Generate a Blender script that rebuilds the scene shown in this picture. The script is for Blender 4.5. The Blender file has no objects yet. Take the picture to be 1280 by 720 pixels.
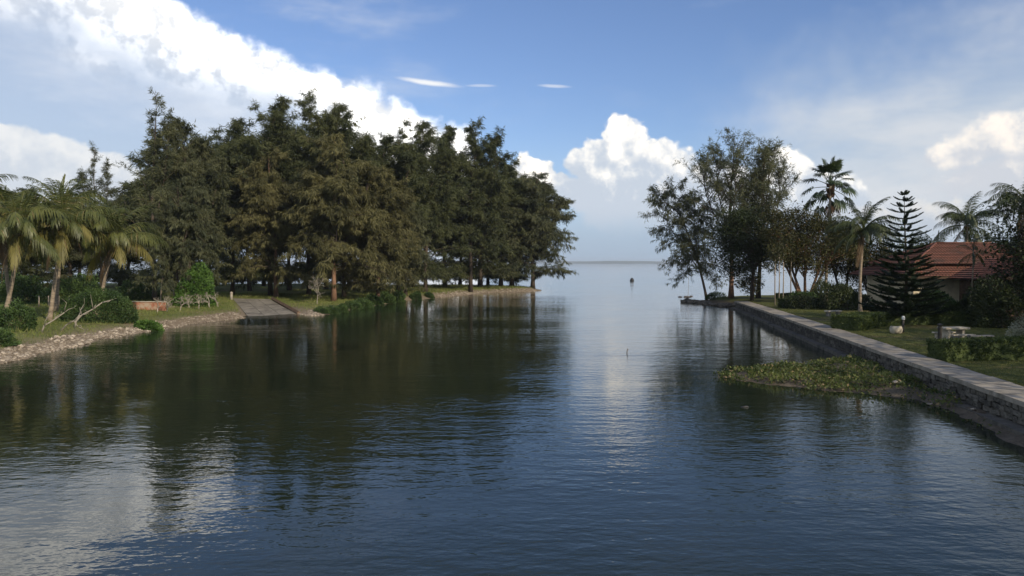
import bpy, math, random
import numpy as np
from mathutils import Vector, Matrix

R_ = math.radians
sc = bpy.context.scene
COL = sc.collection

# ------------------------------------------------------------------ camera
CAM_H = 5.5
F_PX = 1000.0                       # focal length in pixels of a 1280 px wide frame
cam_d = bpy.data.cameras.new('camera')
cam_d.sensor_width = 36.0
cam_d.lens = 36.0 * F_PX / 1280.0
cam_d.clip_start = 0.1
cam_d.clip_end = 40000.0
cam = bpy.data.objects.new('camera', cam_d)
COL.objects.link(cam)
cam.location = (0, 0, CAM_H)
PITCH = math.atan(31.0 / F_PX)
cam.rotation_euler = (math.pi / 2 - PITCH, 0, 0)
sc.camera = cam

# ------------------------------------------------------------------ light
SUN_EL = R_(28.0)
SUN_AZ = R_(140.0)                  # clockwise from +Y (view direction): behind, to the right
SUN_DIR = Vector((math.sin(SUN_AZ) * math.cos(SUN_EL), math.cos(SUN_AZ) * math.cos(SUN_EL), math.sin(SUN_EL)))
sun_d = bpy.data.lights.new('sun', 'SUN')
sun_d.energy = 4.2
sun_d.angle = R_(0.5)
sun_d.color = (1.0, 0.86, 0.66)
sun = bpy.data.objects.new('sun', sun_d)
COL.objects.link(sun)
sun.location = (60, -60, 60)
sun.rotation_euler = SUN_DIR.to_track_quat('Z', 'Y').to_euler()

sc.view_settings.view_transform = 'Standard'
sc.view_settings.look = 'None'
sc.view_settings.exposure = 0.0
sc.view_settings.gamma = 1.0
sc.view_settings.use_curve_mapping = False
sc.render.engine = 'CYCLES'
sc.cycles.use_denoising = True
sc.cycles.use_adaptive_sampling = True
sc.cycles.adaptive_threshold = 0.012
sc.cycles.adaptive_min_samples = 24
sc.cycles.max_bounces = 6
sc.cycles.diffuse_bounces = 2
sc.cycles.glossy_bounces = 2
sc.cycles.transmission_bounces = 2
sc.cycles.transparent_max_bounces = 4
sc.cycles.sample_clamp_indirect = 4.0
sc.cycles.caustics_reflective = False
sc.cycles.caustics_refractive = False


# ------------------------------------------------------------------ node helper
class NT:
    def __init__(self, tree):
        self.t = tree
        self.n = tree.nodes
        self.l = tree.links

    def node(self, typ, **kw):
        nd = self.n.new(typ)
        for k, v in kw.items():
            setattr(nd, k, v)
        return nd

    def put(self, sock, v):
        if isinstance(v, bpy.types.NodeSocket):
            self.l.new(v, sock)
        elif v is not None:
            if isinstance(v, (tuple, list)) and sock.type == 'RGBA' and len(v) == 3:
                v = tuple(v) + (1.0,)
            sock.default_value = v

    def m(self, op, a, b=None, c=None, clamp=False):
        nd = self.node('ShaderNodeMath', operation=op)
        nd.use_clamp = clamp
        self.put(nd.inputs[0], a)
        if b is not None:
            self.put(nd.inputs[1], b)
        if c is not None:
            self.put(nd.inputs[2], c)
        return nd.outputs[0]

    def add(self, a, b): return self.m('ADD', a, b)
    def sub(self, a, b): return self.m('SUBTRACT', a, b)
    def mul(self, a, b): return self.m('MULTIPLY', a, b)
    def mx(self, a, b): return self.m('MAXIMUM', a, b)
    def mn(self, a, b): return self.m('MINIMUM', a, b)

    def smooth(self, v, lo, hi, to0=0.0, to1=1.0):
        nd = self.node('ShaderNodeMapRange', interpolation_type='SMOOTHSTEP')
        self.put(nd.inputs['Value'], v)
        nd.inputs['From Min'].default_value = lo
        nd.inputs['From Max'].default_value = hi
        nd.inputs['To Min'].default_value = to0
        nd.inputs['To Max'].default_value = to1
        return nd.outputs['Result']

    def vm(self, op, a, b=None, scale=None):
        nd = self.node('ShaderNodeVectorMath', operation=op)
        self.put(nd.inputs[0], a)
        if b is not None:
            self.put(nd.inputs[1], b)
        if scale is not None:
            self.put(nd.inputs['Scale'], scale)
        return nd.outputs[0]

    def noise(self, vec, scale, detail=4.0, rough=0.55, lac=2.0, out='Fac'):
        nd = self.node('ShaderNodeTexNoise')
        if vec is not None:
            self.put(nd.inputs['Vector'], vec)
        nd.inputs['Scale'].default_value = scale
        nd.inputs['Detail'].default_value = detail
        nd.inputs['Roughness'].default_value = rough
        nd.inputs['Lacunarity'].default_value = lac
        return nd.outputs['Fac' if out == 'Fac' else 'Color']

    def mix(self, fac, a, b, blend='MIX'):
        nd = self.node('ShaderNodeMix', data_type='RGBA', blend_type=blend)
        self.put(nd.inputs[0], fac)
        self.put(nd.inputs[6], a)
        self.put(nd.inputs[7], b)
        return nd.outputs[2]

    def xyz(self, x, y, z):
        nd = self.node('ShaderNodeCombineXYZ')
        self.put(nd.inputs[0], x)
        self.put(nd.inputs[1], y)
        self.put(nd.inputs[2], z)
        return nd.outputs[0]

    def ramp(self, fac, stops):
        nd = self.node('ShaderNodeValToRGB')
        cr = nd.color_ramp
        while len(cr.elements) < len(stops):
            cr.elements.new(0.5)
        for e, (p, c) in zip(cr.elements, stops):
            e.position = p
            e.color = tuple(c) + (1.0,)
        self.put(nd.inputs[0], fac)
        return nd.outputs[0]


# ------------------------------------------------------------------ sky
def build_world():
    w = bpy.data.worlds.new('World')
    sc.world = w
    w.use_nodes = True
    w.cycles.sampling_method = 'MANUAL'
    w.cycles.sample_map_resolution = 256
    T = NT(w.node_tree)
    T.n.clear()
    out = T.node('ShaderNodeOutputWorld')
    bg = T.node('ShaderNodeBackground')
    bg.inputs['Strength'].default_value = 0.1
    T.l.new(bg.outputs[0], out.inputs['Surface'])
    tc = T.node('ShaderNodeTexCoord')
    d = tc.outputs['Generated']
    sep = T.node('ShaderNodeSeparateXYZ')
    T.l.new(d, sep.inputs[0])
    x, y, z0 = sep.outputs
    z = T.mx(z0, 0.004)
    sky = T.node('ShaderNodeTexSky', sky_type='NISHITA')
    sky.sun_disc = False
    sky.sun_elevation = SUN_EL
    sky.sun_rotation = SUN_AZ
    sky.altitude = 0.0
    sky.air_density = 1.0
    sky.dust_density = 0.6
    sky.ozone_density = 2.0
    T.l.new(T.xyz(x, y, z), sky.inputs['Vector'])
    az = T.m('ARCTAN2', x, y)
    el = T.m('ARCSINE', z0)

    def A(px):
        return math.atan((px - 640) / 1000)

    def E(px, py):
        return math.atan((329 - py) / 1000 * math.cos(A(px)))

    # domain warp for all cloud edges
    nc = T.noise(d, 9.0, 4.0, 0.6, out='Color')
    sp = T.node('ShaderNodeSeparateColor')
    T.l.new(nc, sp.inputs[0])
    wx, wy = T.sub(sp.outputs[0], 0.5), T.sub(sp.outputs[1], 0.5)
    big = T.noise(d, 3.2, 3.0, 0.55)
    strk = T.noise(T.vm('MULTIPLY', d, (1.0, 1.0, 3.2)), 4.0, 5.0, 0.6)
    billow = T.noise(d, 26.0, 5.0, 0.58)
    off = T.vm('ADD', d, (0.012, -0.006, 0.011))
    billow2 = T.noise(off, 26.0, 4.0, 0.58)
    relief = T.sub(billow, billow2)           # lit towards upper right, the sun's side

    azs = T.add(az, T.mul(wx, 0.085))
    els = T.add(el, T.mul(wy, 0.075))
    azb = T.add(az, T.mul(wx, 0.22))
    elb = T.add(el, T.mul(wy, 0.16))

    # base blue, slightly veiled near the horizon
    col = T.mix(1.0, sky.outputs[0], (1.0, 1.06, 1.3), 'MULTIPLY')
    hz = T.smooth(el, 0.0, 0.17, 1.0, 0.0)
    col = T.mix(T.mul(hz, 0.75), col, (4.1, 5.5, 7.7))

    # thin high veils: streaky, both sides of the view and right round behind
    tr = math.tan
    # right veil, below a line from (980,95) to (1280,5)
    k = (E(1280, 0) - E(960, 110)) / (A(1280) - A(960))
    ln = T.sub(T.add(E(960, 110), T.mul(T.sub(azb, A(960)), k)), elb)
    rv = T.mul(T.smooth(ln, -0.07, 0.09), T.smooth(azb, 0.17, 0.42))
    rv = T.mul(rv, T.smooth(strk, 0.2, 0.6, 0.5, 1.0))
    col = T.mix(T.mul(rv, 0.9), col, T.mix(T.smooth(strk, 0.35, 0.7), (5.8, 6.5, 7.3), (7.5, 7.7, 8.0)))
    # left big cloud: below the diagonal from (200,0) to (600,165)
    k = (E(600, 165) - E(215, 0)) / (A(600) - A(215))
    sd = T.sub(T.add(E(215, 0), T.mul(T.sub(azs, A(215)), k)), els)
    fine = T.mul(T.sub(billow, 0.5), 0.04)
    sdf = T.add(sd, fine)
    rightb = T.smooth(azs, A(607), A(585))
    am = T.mul(T.smooth(sdf, -0.006, 0.02), rightb)
    inner = T.smooth(T.add(sd, T.mul(T.sub(big, 0.5), 0.16)), 0.035, 0.13)
    inner = T.mul(inner, T.smooth(az, A(560), A(360)))
    aalpha = T.mul(am, T.mix(inner, (1, 1, 1), (0.72, 0.72, 0.72)))
    gcol = T.mix(T.smooth(strk, 0.38, 0.66), (5.2, 6.0, 7.1), (7.5, 7.8, 8.2))
    wcol = T.mix(T.smooth(T.add(relief, T.mul(T.sub(big, 0.5), 0.2)), -0.14, 0.08), (9.2, 9.4, 9.7), (19.0, 18.6, 17.8))
    col = T.mix(aalpha, col, T.mix(inner, wcol, gcol))
    # soft upper fringe of that cloud
    fr = T.mul(T.smooth(sd, -0.16, 0.0), T.smooth(strk, 0.42, 0.75))
    fr = T.mul(fr, T.mul(T.smooth(az, 0.02, -0.3), T.smooth(sd, 0.03, 0.0)))
    col = T.mix(T.mul(fr, 0.55), col, (8.0, 8.3, 8.8))
    # thin wisps in the open blue
    wis = T.mul(T.smooth(strk, 0.5, 0.78), T.smooth(el, 0.12, 0.3))
    col = T.mix(T.mul(wis, 0.28), col, (8.0, 8.3, 8.8))

    def ell(cx, cy, rx, ry, a=None, e=None):
        u = T.mul(T.sub(a, A(cx)), 1000.0 / rx / math.cos(A(cx)) ** 2)
        v = T.mul(T.sub(e, E(cx, cy)), 1000.0 / ry / math.cos(A(cx)))
        return T.sub(1.0, T.m('SQRT', T.add(T.mul(u, u), T.mul(v, v))))

    def cumulus(col, blobs, base_y, top_y, ref_x, alpha=1.0, warm=(12.6, 12.0, 11.0), shade=(6.0, 6.7, 7.7), ns=0.55, soft=0.16):
        f = None
        for b in blobs:
            e_ = ell(*b, a=azs, e=els)
            f = e_ if f is None else T.mx(f, e_)
        g = T.add(f, T.mul(T.sub(billow, 0.5), ns))
        mask = T.smooth(g, 0.0, soft)
        fade = T.smooth(els, E(ref_x, base_y), E(ref_x, base_y - 55))
        mask = T.mul(mask, T.mul(fade, alpha))
        lit = T.add(T.smooth(els, E(ref_x, base_y - 30), E(ref_x, top_y), -0.3, 0.75), T.mul(relief, 2.4))
        lit = T.add(lit, T.mul(T.sub(T.sub(big, 0.5), T.mul(f, 0.25)), 0.7))
        c = T.mix(T.smooth(lit, -0.1, 0.95), shade, warm)
        return T.mix(mask, col, c)

    # low grey-white bank at far left
    col = cumulus(col, [(20, 205, 130, 55), (90, 215, 90, 45), (-120, 200, 160, 70), (150, 235, 80, 30)], 330, 140, 40, 0.85, (9.3, 9.3, 9.2), (6.8, 7.3, 8.0), 0.5)
    # small cumulus behind the spit
    col = cumulus(col, [(670, 226, 34, 25), (655, 245, 34, 25), (700, 246, 28, 22)], 300, 205, 670)
    # the tall cumulus over the channel
    col = cumulus(col, [(790, 172, 27, 36), (768, 200, 40, 32), (812, 200, 38, 34), (742, 214, 36, 28), (842, 222, 36, 40), (790, 250, 95, 62), (900, 250, 80, 50)], 318, 143, 790)
    col = cumulus(col, [(980, 222, 46, 40), (1010, 255, 70, 40), (940, 260, 70, 40)], 318, 185, 980, 0.9)
    # right-hand warm cumulus
    col = cumulus(col, [(1235, 172, 75, 40), (1310, 185, 95, 60), (1195, 192, 55, 28), (1270, 225, 140, 45), (1420, 180, 130, 70)], 285, 130, 1240, 0.9, (11.4, 10.5, 9.4), (6.5, 6.8, 7.4), 1.0, 0.4)
    col = cumulus(col, [(1170, 262, 70, 20), (1100, 268, 60, 18), (1260, 270, 90, 22)], 318, 235, 1170, 0.7, (9.4, 8.9, 8.2), (6.0, 6.5, 7.3), 0.9, 0.5)
    # two thin streaks
    for cx, cy, rx, ry, tilt, al in ((537, 105, 46, 4.2, 0.10, 0.9), (694, 109, 28, 3.0, 0.06, 0.45), (600, 109, 26, 2.5, 0.02, 0.35)):
        a2 = T.add(az, T.mul(wx, 0.02))
        e2 = T.add(T.add(el, T.mul(T.sub(az, A(cx)), tilt)), T.mul(wy, 0.008))
        g = ell(cx, cy, rx, ry, a=a2, e=e2)
        col = T.mix(T.mul(T.smooth(g, 0.0, 0.8), al), col, (10.0, 10.0, 10.0))
    # low haze layer over the sea, all the way round
    lz = T.smooth(el, 0.0, 0.075, 1.0, 0.0)
    col = T.mix(T.mul(lz, 0.85), col, (4.0, 5.0, 6.2))
    T.l.new(col, bg.inputs['Color'])
    return w


build_world()


# ------------------------------------------------------------------ mesh helpers
class MB:
    """collects vertices and faces (tris / quads), links them as one mesh"""
    def __init__(self):
        self.v, self.q, self.t, self.n = [], [], [], 0

    def put(self, verts, quads=None, tris=None):
        verts = np.asarray(verts, dtype=np.float32).reshape(-1, 3)
        if quads is not None and len(quads):
            self.q.append(np.asarray(quads, dtype=np.int32).reshape(-1, 4) + self.n)
        if tris is not None and len(tris):
            self.t.append(np.asarray(tris, dtype=np.int32).reshape(-1, 3) + self.n)
        self.v.append(verts)
        self.n += len(verts)

    def mesh(self, name, mat, smooth=False):
        me = bpy.data.meshes.new(name)
        v = np.concatenate(self.v)
        q = np.concatenate(self.q) if self.q else np.zeros((0, 4), np.int32)
        t = np.concatenate(self.t) if self.t else np.zeros((0, 3), np.int32)
        me.vertices.add(len(v))
        me.vertices.foreach_set('co', v.ravel())
        nl = q.size + t.size
        me.loops.add(nl)
        me.loops.foreach_set('vertex_index', np.concatenate([q.ravel(), t.ravel()]).astype(np.int32))
        npoly = len(q) + len(t)
        me.polygons.add(npoly)
        ls = np.concatenate([np.arange(len(q)) * 4, q.size + np.arange(len(t)) * 3]).astype(np.int32)
        me.polygons.foreach_set('loop_start', ls)
        me.update(calc_edges=True)
        me.validate()
        me.polygons.foreach_set('use_smooth', np.full(len(me.polygons), bool(smooth)))
        me.update()
        if mat:
            me.materials.append(mat)
        return me


def link(name, data, parent=None, loc=(0, 0, 0), rot=(0, 0, 0), scale=(1, 1, 1)):
    o = bpy.data.objects.new(name, data)
    COL.objects.link(o)
    o.location = loc
    o.rotation_euler = rot
    o.scale = scale
    if parent is not None:
        o.parent = parent
    return o


def tag(o, label, cat, group=None):
    o['label'] = label
    o['category'] = cat
    if group:
        o['group'] = group
    return o


def thing(name, label, cat, loc=(0, 0, 0), rz=0.0, scale=(1, 1, 1), group=None):
    e = link(name, None, None, loc, (0, 0, rz), scale)
    e.empty_display_size = 0.2
    return tag(e, label, cat, group)


def structure(name, me):
    o = link(name, me)
    o['kind'] = 'structure'
    return o


def stuff(name, me, label, cat):
    o = link(name, me)
    o['kind'] = 'stuff'
    return tag(o, label, cat)


def norm(a):
    a = np.asarray(a, dtype=float)
    return a / (np.linalg.norm(a, axis=-1, keepdims=True) + 1e-9)


def tube(mb, pts, rad, sides=6, cap=True):
    pts = np.asarray(pts, dtype=float)
    rad = np.broadcast_to(np.asarray(rad, dtype=float), (len(pts),))
    tan = norm(np.gradient(pts, axis=0))
    ref = np.array([0, 0, 1.0]) if abs(tan[0][2]) < 0.9 else np.array([1.0, 0, 0])
    s = norm(np.cross(tan, ref))
    u = np.cross(s, tan)
    a = np.arange(sides) / sides * 2 * math.pi
    ring = s[:, None, :] * np.cos(a)[None, :, None] + u[:, None, :] * np.sin(a)[None, :, None]
    v = pts[:, None, :] + ring * rad[:, None, None]
    n = len(pts)
    q = []
    for i in range(n - 1):
        for j in range(sides):
            k = (j + 1) % sides
            q.append((i * sides + j, i * sides + k, (i + 1) * sides + k, (i + 1) * sides + j))
    vv = v.reshape(-1, 3)
    t = []
    if cap:
        vv = np.concatenate([vv, pts[[-1]], pts[[0]]])
        for j in range(sides):
            k = (j + 1) % sides
            t.append(((n - 1) * sides + j, (n - 1) * sides + k, n * sides))
            t.append((k, j, n * sides + 1))
    mb.put(vv, q, t)


BOXQ = [(0, 3, 2, 1), (4, 5, 6, 7), (0, 1, 5, 4), (1, 2, 6, 5), (2, 3, 7, 6), (3, 0, 4, 7)]


def box(mb, x0, x1, y0, y1, z0, z1, jit=0.0, rng=None):
    v = np.array([(x0, y0, z0), (x1, y0, z0), (x1, y1, z0), (x0, y1, z0),
                  (x0, y0, z1), (x1, y0, z1), (x1, y1, z1), (x0, y1, z1)], dtype=float)
    if jit:
        v += rng.uniform(-jit, jit, v.shape)
    mb.put(v, BOXQ)


def bevel_box(mb, x0, x1, y0, y1, z0, z1, b=0.03):
    """box with chamfered top and side edges"""
    def ring(d, z):
        return [(x0 + d, y0 + b, z), (x0 + b, y0 + d, z), (x1 - b, y0 + d, z), (x1 - d, y0 + b, z),
                (x1 - d, y1 - b, z), (x1 - b, y1 - d, z), (x0 + b, y1 - d, z), (x0 + d, y1 - b, z)]
    v = ring(0, z0) + ring(0, z1 - b) + ring(b * 0.9, z1)
    q = []
    for r in range(2):
        for j in range(8):
            k = (j + 1) % 8
            q.append((r * 8 + j, r * 8 + k, r * 8 + 8 + k, r * 8 + 8 + j))
    v += [((x0 + x1) / 2, (y0 + y1) / 2, z1), ((x0 + x1) / 2, (y0 + y1) / 2, z0)]
    t = [(16 + j, 16 + (j + 1) % 8, 24) for j in range(8)] + [((j + 1) % 8, j, 25) for j in range(8)]
    mb.put(v, q, t)


def lathe(mb, prof, sides=16, center=(0, 0, 0)):
    a = np.arange(sides) / sides * 2 * math.pi
    v = []
    for r, z in prof:
        v += [(center[0] + r * math.cos(t), center[1] + r * math.sin(t), center[2] + z) for t in a]
    q = []
    for i in range(len(prof) - 1):
        for j in range(sides):
            k = (j + 1) % sides
            q.append((i * sides + j, i * sides + k, (i + 1) * sides + k, (i + 1) * sides + j))
    mb.put(v, q)


def blades(mb, base, dirs, length, width, rng, mid=0.45, flat=None, bend=None):
    """one diamond quad per blade; flat: vector the blade's face should look along"""
    base = np.asarray(base, dtype=float)
    n = len(base)
    dirs = norm(dirs)
    ref = rng.normal(size=(n, 3)) if flat is None else np.asarray(flat) + rng.normal(size=(n, 3)) * 0.35
    side = norm(np.cross(dirs, ref))
    L = np.broadcast_to(np.asarray(length, dtype=float), (n,))[:, None]
    W = np.broadcast_to(np.asarray(width, dtype=float), (n,))[:, None] * 0.5
    m = base + dirs * L * mid
    tip = base + dirs * L
    if bend is not None:
        tip = tip + np.array([0, 0, -1.0]) * L * np.broadcast_to(bend, (n,))[:, None]
    v = np.stack([base, m - side * W, tip, m + side * W], axis=1).reshape(-1, 3)
    q = np.arange(n * 4).reshape(n, 4)
    mb.put(v, q)


PHI = (1 + 5 ** 0.5) / 2
ICO_V = norm(np.array([(-1, PHI, 0), (1, PHI, 0), (-1, -PHI, 0), (1, -PHI, 0), (0, -1, PHI), (0, 1, PHI),
                       (0, -1, -PHI), (0, 1, -PHI), (PHI, 0, -1), (PHI, 0, 1), (-PHI, 0, -1), (-PHI, 0, 1)]))
ICO_T = np.array([(0, 11, 5), (0, 5, 1), (0, 1, 7), (0, 7, 10), (0, 10, 11), (1, 5, 9), (5, 11, 4), (11, 10, 2),
                  (10, 7, 6), (7, 1, 8), (3, 9, 4), (3, 4, 2), (3, 2, 6), (3, 6, 8), (3, 8, 9), (4, 9, 5),
                  (2, 4, 11), (6, 2, 10), (8, 6, 7), (9, 8, 1)])


def rock(mb, rng, size=(1, 1, 1), at=(0, 0, 0), jit=0.22):
    v = ICO_V * (1 + rng.uniform(-jit, jit, (12, 1))) + rng.uniform(-jit, jit, (12, 3)) * 0.5
    q = Matrix.Rotation(rng.uniform(0, 6.28), 3, 'Z')
    v = v @ np.array(q).T
    mb.put(v * np.array(size) + np.array(at), tris=ICO_T)


def vnoise(x, y, seed=0):
    """smooth value noise, vectorised"""
    xi, yi = np.floor(x).astype(int), np.floor(y).astype(int)
    fx, fy = x - xi, y - yi
    fx, fy = fx * fx * (3 - 2 * fx), fy * fy * (3 - 2 * fy)

    def h(a, b):
        k = (a * 374761393 + b * 668265263 + seed * 982451653) & 0x7fffffff
        k = ((k ^ (k >> 13)) * 1274126177) & 0x7fffffff
        return ((k ^ (k >> 16)) & 0xffff) / 65535.0
    return (h(xi, yi) * (1 - fx) + h(xi + 1, yi) * fx) * (1 - fy) + (h(xi, yi + 1) * (1 - fx) + h(xi + 1, yi + 1) * fx) * fy


def poly_sd(px, py, poly):
    """signed distance to a closed polygon, positive inside"""
    P = np.array(poly, dtype=float)
    d = np.full(px.shape, 1e9)
    ins = np.zeros(px.shape, dtype=bool)
    for i in range(len(P)):
        a, b = P[i], P[(i + 1) % len(P)]
        e = b - a
        wx, wy = px - a[0], py - a[1]
        t = np.clip((wx * e[0] + wy * e[1]) / (e @ e), 0, 1)
        d = np.minimum(d, np.hypot(wx - e[0] * t, wy - e[1] * t))
        c = ((a[1] > py) != (b[1] > py))
        if abs(e[1]) > 1e-9:
            ins ^= c & (px < a[0] + (py - a[1]) / e[1] * e[0])
    return np.where(ins, d, -d)


def heightfield(name, bx, by, step, fn, mat, keep=-0.6):
    xs = np.arange(bx[0], bx[1] + step * 0.5, step)
    ys = np.arange(by[0], by[1] + step * 0.5, step)
    X, Y = np.meshgrid(xs, ys)
    Z = fn(X, Y)
    nx, ny = len(xs), len(ys)
    idx = np.arange(nx * ny).reshape(ny, nx)
    q = np.stack([idx[:-1, :-1], idx[:-1, 1:], idx[1:, 1:], idx[1:, :-1]], axis=-1).reshape(-1, 4)
    zq = Z.ravel()[q].max(axis=1)
    q = q[zq > keep]
    mb = MB()
    mb.put(np.stack([X.ravel(), Y.ravel(), Z.ravel()], axis=1), q)
    return structure(name, mb.mesh(name, mat, True))


# ------------------------------------------------------------------ materials
def new_mat(name):
    m = bpy.data.materials.new(name)
    m.use_nodes = True
    T = NT(m.node_tree)
    T.n.clear()
    out = T.node('ShaderNodeOutputMaterial')
    return m, T, out


def leaf_mat(name, dark, light, scale=0.35, trans=0.28, dry=None, rough=0.6, island=0.35, spec=0.3):
    m, T, out = new_mat(name)
    tc = T.node('ShaderNodeTexCoord')
    oi = T.node('ShaderNodeObjectInfo')
    ge = T.node('ShaderNodeNewGeometry')
    n = T.noise(T.vm('ADD', tc.outputs['Object'], T.vm('SCALE', (31, 17, 53), scale=oi.outputs['Random'])), scale, 2.0, 0.5)
    f = T.add(T.smooth(n, 0.3, 0.7), T.mul(T.sub(ge.outputs['Random Per Island'], 0.5), island))
    f = T.m('ADD', f, T.mul(T.sub(oi.outputs['Random'], 0.5), 0.3), clamp=True)
    c = T.mix(f, dark, light)
    if dry:
        c = T.mix(T.smooth(ge.outputs['Random Per Island'], 0.86, 0.97), c, dry)
    p = T.node('ShaderNodeBsdfPrincipled')
    T.put(p.inputs['Base Color'], c)
    p.inputs['Roughness'].default_value = rough
    p.inputs['Specular IOR Level'].default_value = spec
    tr = T.node('ShaderNodeBsdfTranslucent')
    T.put(tr.inputs['Color'], T.mix(1.0, c, (1.25, 1.3, 0.55), 'MULTIPLY'))
    mx = T.node('ShaderNodeMixShader')
    mx.inputs[0].default_value = trans
    T.l.new(p.outputs[0], mx.inputs[1])
    T.l.new(tr.outputs[0], mx.inputs[2])
    T.l.new(mx.outputs[0], out.inputs['Surface'])
    return m


def solid_mat(name, stops, scale=3.0, detail=6.0, rough=0.85, bump=0.3, bscale=None, stretch=(1, 1, 1), spec=0.3,
              stain=None, sscale=0.6, island=0.0, dist=0.03, obj=True):
    m, T, out = new_mat(name)
    tc = T.node('ShaderNodeTexCoord')
    v = T.vm('MULTIPLY', tc.outputs['Object'], stretch)
    if obj:
        oi = T.node('ShaderNodeObjectInfo')
        v = T.vm('ADD', v, T.vm('SCALE', (13, 29, 7), scale=oi.outputs['Random']))
    n = T.noise(v, scale, detail, 0.6)
    if island:
        if obj:
            n = T.add(n, T.mul(T.sub(oi.outputs['Random'], 0.5), island))
        ge = T.node('ShaderNodeNewGeometry')
        n = T.add(n, T.mul(T.sub(ge.outputs['Random Per Island'], 0.5), island))
    c = T.ramp(n, stops)
    if stain:
        s = T.noise(v, sscale, 5.0, 0.65)
        c = T.mix(T.smooth(s, 0.48, 0.68), c, stain)
    p = T.node('ShaderNodeBsdfPrincipled')
    T.put(p.inputs['Base Color'], c)
    p.inputs['Roughness'].default_value = rough
    p.inputs['Specular IOR Level'].default_value = spec
    if bump:
        b = T.node('ShaderNodeBump')
        b.inputs['Strength'].default_value = bump
        b.inputs['Distance'].default_value = dist
        T.put(b.inputs['Height'], T.noise(v, bscale or scale * 2.5, 5.0, 0.65))
        T.l.new(b.outputs[0], p.inputs['Normal'])
    T.l.new(p.outputs[0], out.inputs['Surface'])
    return m


M = {}
M['cas_dark'] = leaf_mat('casuarina_dark', (0.034, 0.046, 0.02), (0.1, 0.112, 0.047), 0.4, 0.3)
M['cas_olive'] = leaf_mat('casuarina_olive', (0.07, 0.07, 0.029), (0.18, 0.17, 0.074), 0.4, 0.3)
M['cas_grey'] = leaf_mat('casuarina_grey', (0.046, 0.057, 0.03), (0.125, 0.132, 0.066), 0.4, 0.3)
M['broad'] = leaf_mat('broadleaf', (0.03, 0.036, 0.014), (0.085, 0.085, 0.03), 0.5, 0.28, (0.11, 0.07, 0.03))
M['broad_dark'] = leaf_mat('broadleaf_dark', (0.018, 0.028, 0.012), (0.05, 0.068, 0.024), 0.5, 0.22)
M['bright'] = leaf_mat('bright_leaf', (0.05, 0.11, 0.02), (0.11, 0.2, 0.04), 0.8, 0.3)
M['bush'] = leaf_mat('bush_leaf', (0.03, 0.06, 0.018), (0.075, 0.125, 0.035), 0.9, 0.25)
M['hedge'] = leaf_mat('hedge_leaf', (0.03, 0.05, 0.014), (0.08, 0.11, 0.03), 1.2, 0.22)
M['silver'] = leaf_mat('silver_leaf', (0.12, 0.14, 0.1), (0.34, 0.35, 0.29), 1.6, 0.25)
M['coco'] = leaf_mat('coconut_leaf', (0.065, 0.085, 0.025), (0.15, 0.165, 0.052), 0.6, 0.34, (0.2, 0.16, 0.065), rough=0.45, spec=0.45)
M['coco_old'] = leaf_mat('coconut_old_leaf', (0.12, 0.115, 0.035), (0.21, 0.19, 0.06), 0.8, 0.35, (0.16, 0.1, 0.045), rough=0.5)
M['coco_dry'] = leaf_mat('coconut_dry_leaf', (0.11, 0.07, 0.035), (0.2, 0.14, 0.075), 0.8, 0.2)
M['coco_dark'] = leaf_mat('coconut_dark_leaf', (0.03, 0.046, 0.016), (0.085, 0.105, 0.036), 0.6, 0.28, rough=0.45, spec=0.45)
M['fan'] = leaf_mat('fan_leaf', (0.022, 0.04, 0.014), (0.06, 0.085, 0.028), 0.8, 0.2, rough=0.45, spec=0.4)
M['fan_dry'] = leaf_mat('fan_dry_leaf', (0.06, 0.035, 0.022), (0.12, 0.07, 0.045), 1.0, 0.15)
M['pine'] = leaf_mat('pine_leaf', (0.016, 0.03, 0.015), (0.042, 0.066, 0.028), 0.8, 0.15)
M['weed'] = leaf_mat('weed_leaf', (0.045, 0.068, 0.02), (0.125, 0.15, 0.046), 0.7, 0.3, (0.28, 0.21, 0.12), island=0.9)
M['grass_blade'] = leaf_mat('grass_blade', (0.095, 0.13, 0.032), (0.21, 0.235, 0.068), 0.25, 0.35, (0.3, 0.25, 0.12), island=0.6)
M['lawn_blade'] = leaf_mat('lawn_blade', (0.06, 0.075, 0.02), (0.14, 0.15, 0.045), 0.25, 0.3, (0.2, 0.16, 0.075), island=0.6)
M['bark'] = solid_mat('bark', [(0.3, (0.035, 0.028, 0.022)), (0.7, (0.11, 0.085, 0.064))], 3.0, stretch=(1, 1, 0.3), bump=0.6, dist=0.05)
M['bark_red'] = solid_mat('bark_red', [(0.3, (0.1, 0.055, 0.035)), (0.7, (0.26, 0.155, 0.1))], 3.0, stretch=(1, 1, 0.3), bump=0.5, dist=0.04)
M['bark_pale'] = solid_mat('bark_pale', [(0.3, (0.2, 0.165, 0.125)), (0.7, (0.42, 0.36, 0.28))], 4.0, stretch=(1, 1, 0.4), bump=0.4)
M['palm_bark'] = solid_mat('palm_bark', [(0.3, (0.15, 0.12, 0.09)), (0.7, (0.33, 0.27, 0.2))], 2.0, stretch=(1, 1, 3.5), bump=0.6, dist=0.03)
M['bare'] = solid_mat('bare_branch', [(0.3, (0.2, 0.175, 0.14)), (0.7, (0.4, 0.36, 0.295))], 5.0, bump=0.3)
M['coconut'] = solid_mat('coconut', [(0.3, (0.12, 0.1, 0.03)), (0.7, (0.24, 0.16, 0.05))], 4.0, bump=0.2)
M['rubble'] = solid_mat('rubble', [(0.25, (0.17, 0.14, 0.105)), (0.75, (0.46, 0.4, 0.32))], 2.5, bump=0.5, island=0.5, stain=(0.13, 0.1, 0.075), sscale=1.2)
M['rock_dark'] = solid_mat('rock_dark', [(0.3, (0.05, 0.045, 0.04)), (0.7, (0.17, 0.15, 0.125))], 2.5, bump=0.6, island=0.3)
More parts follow.
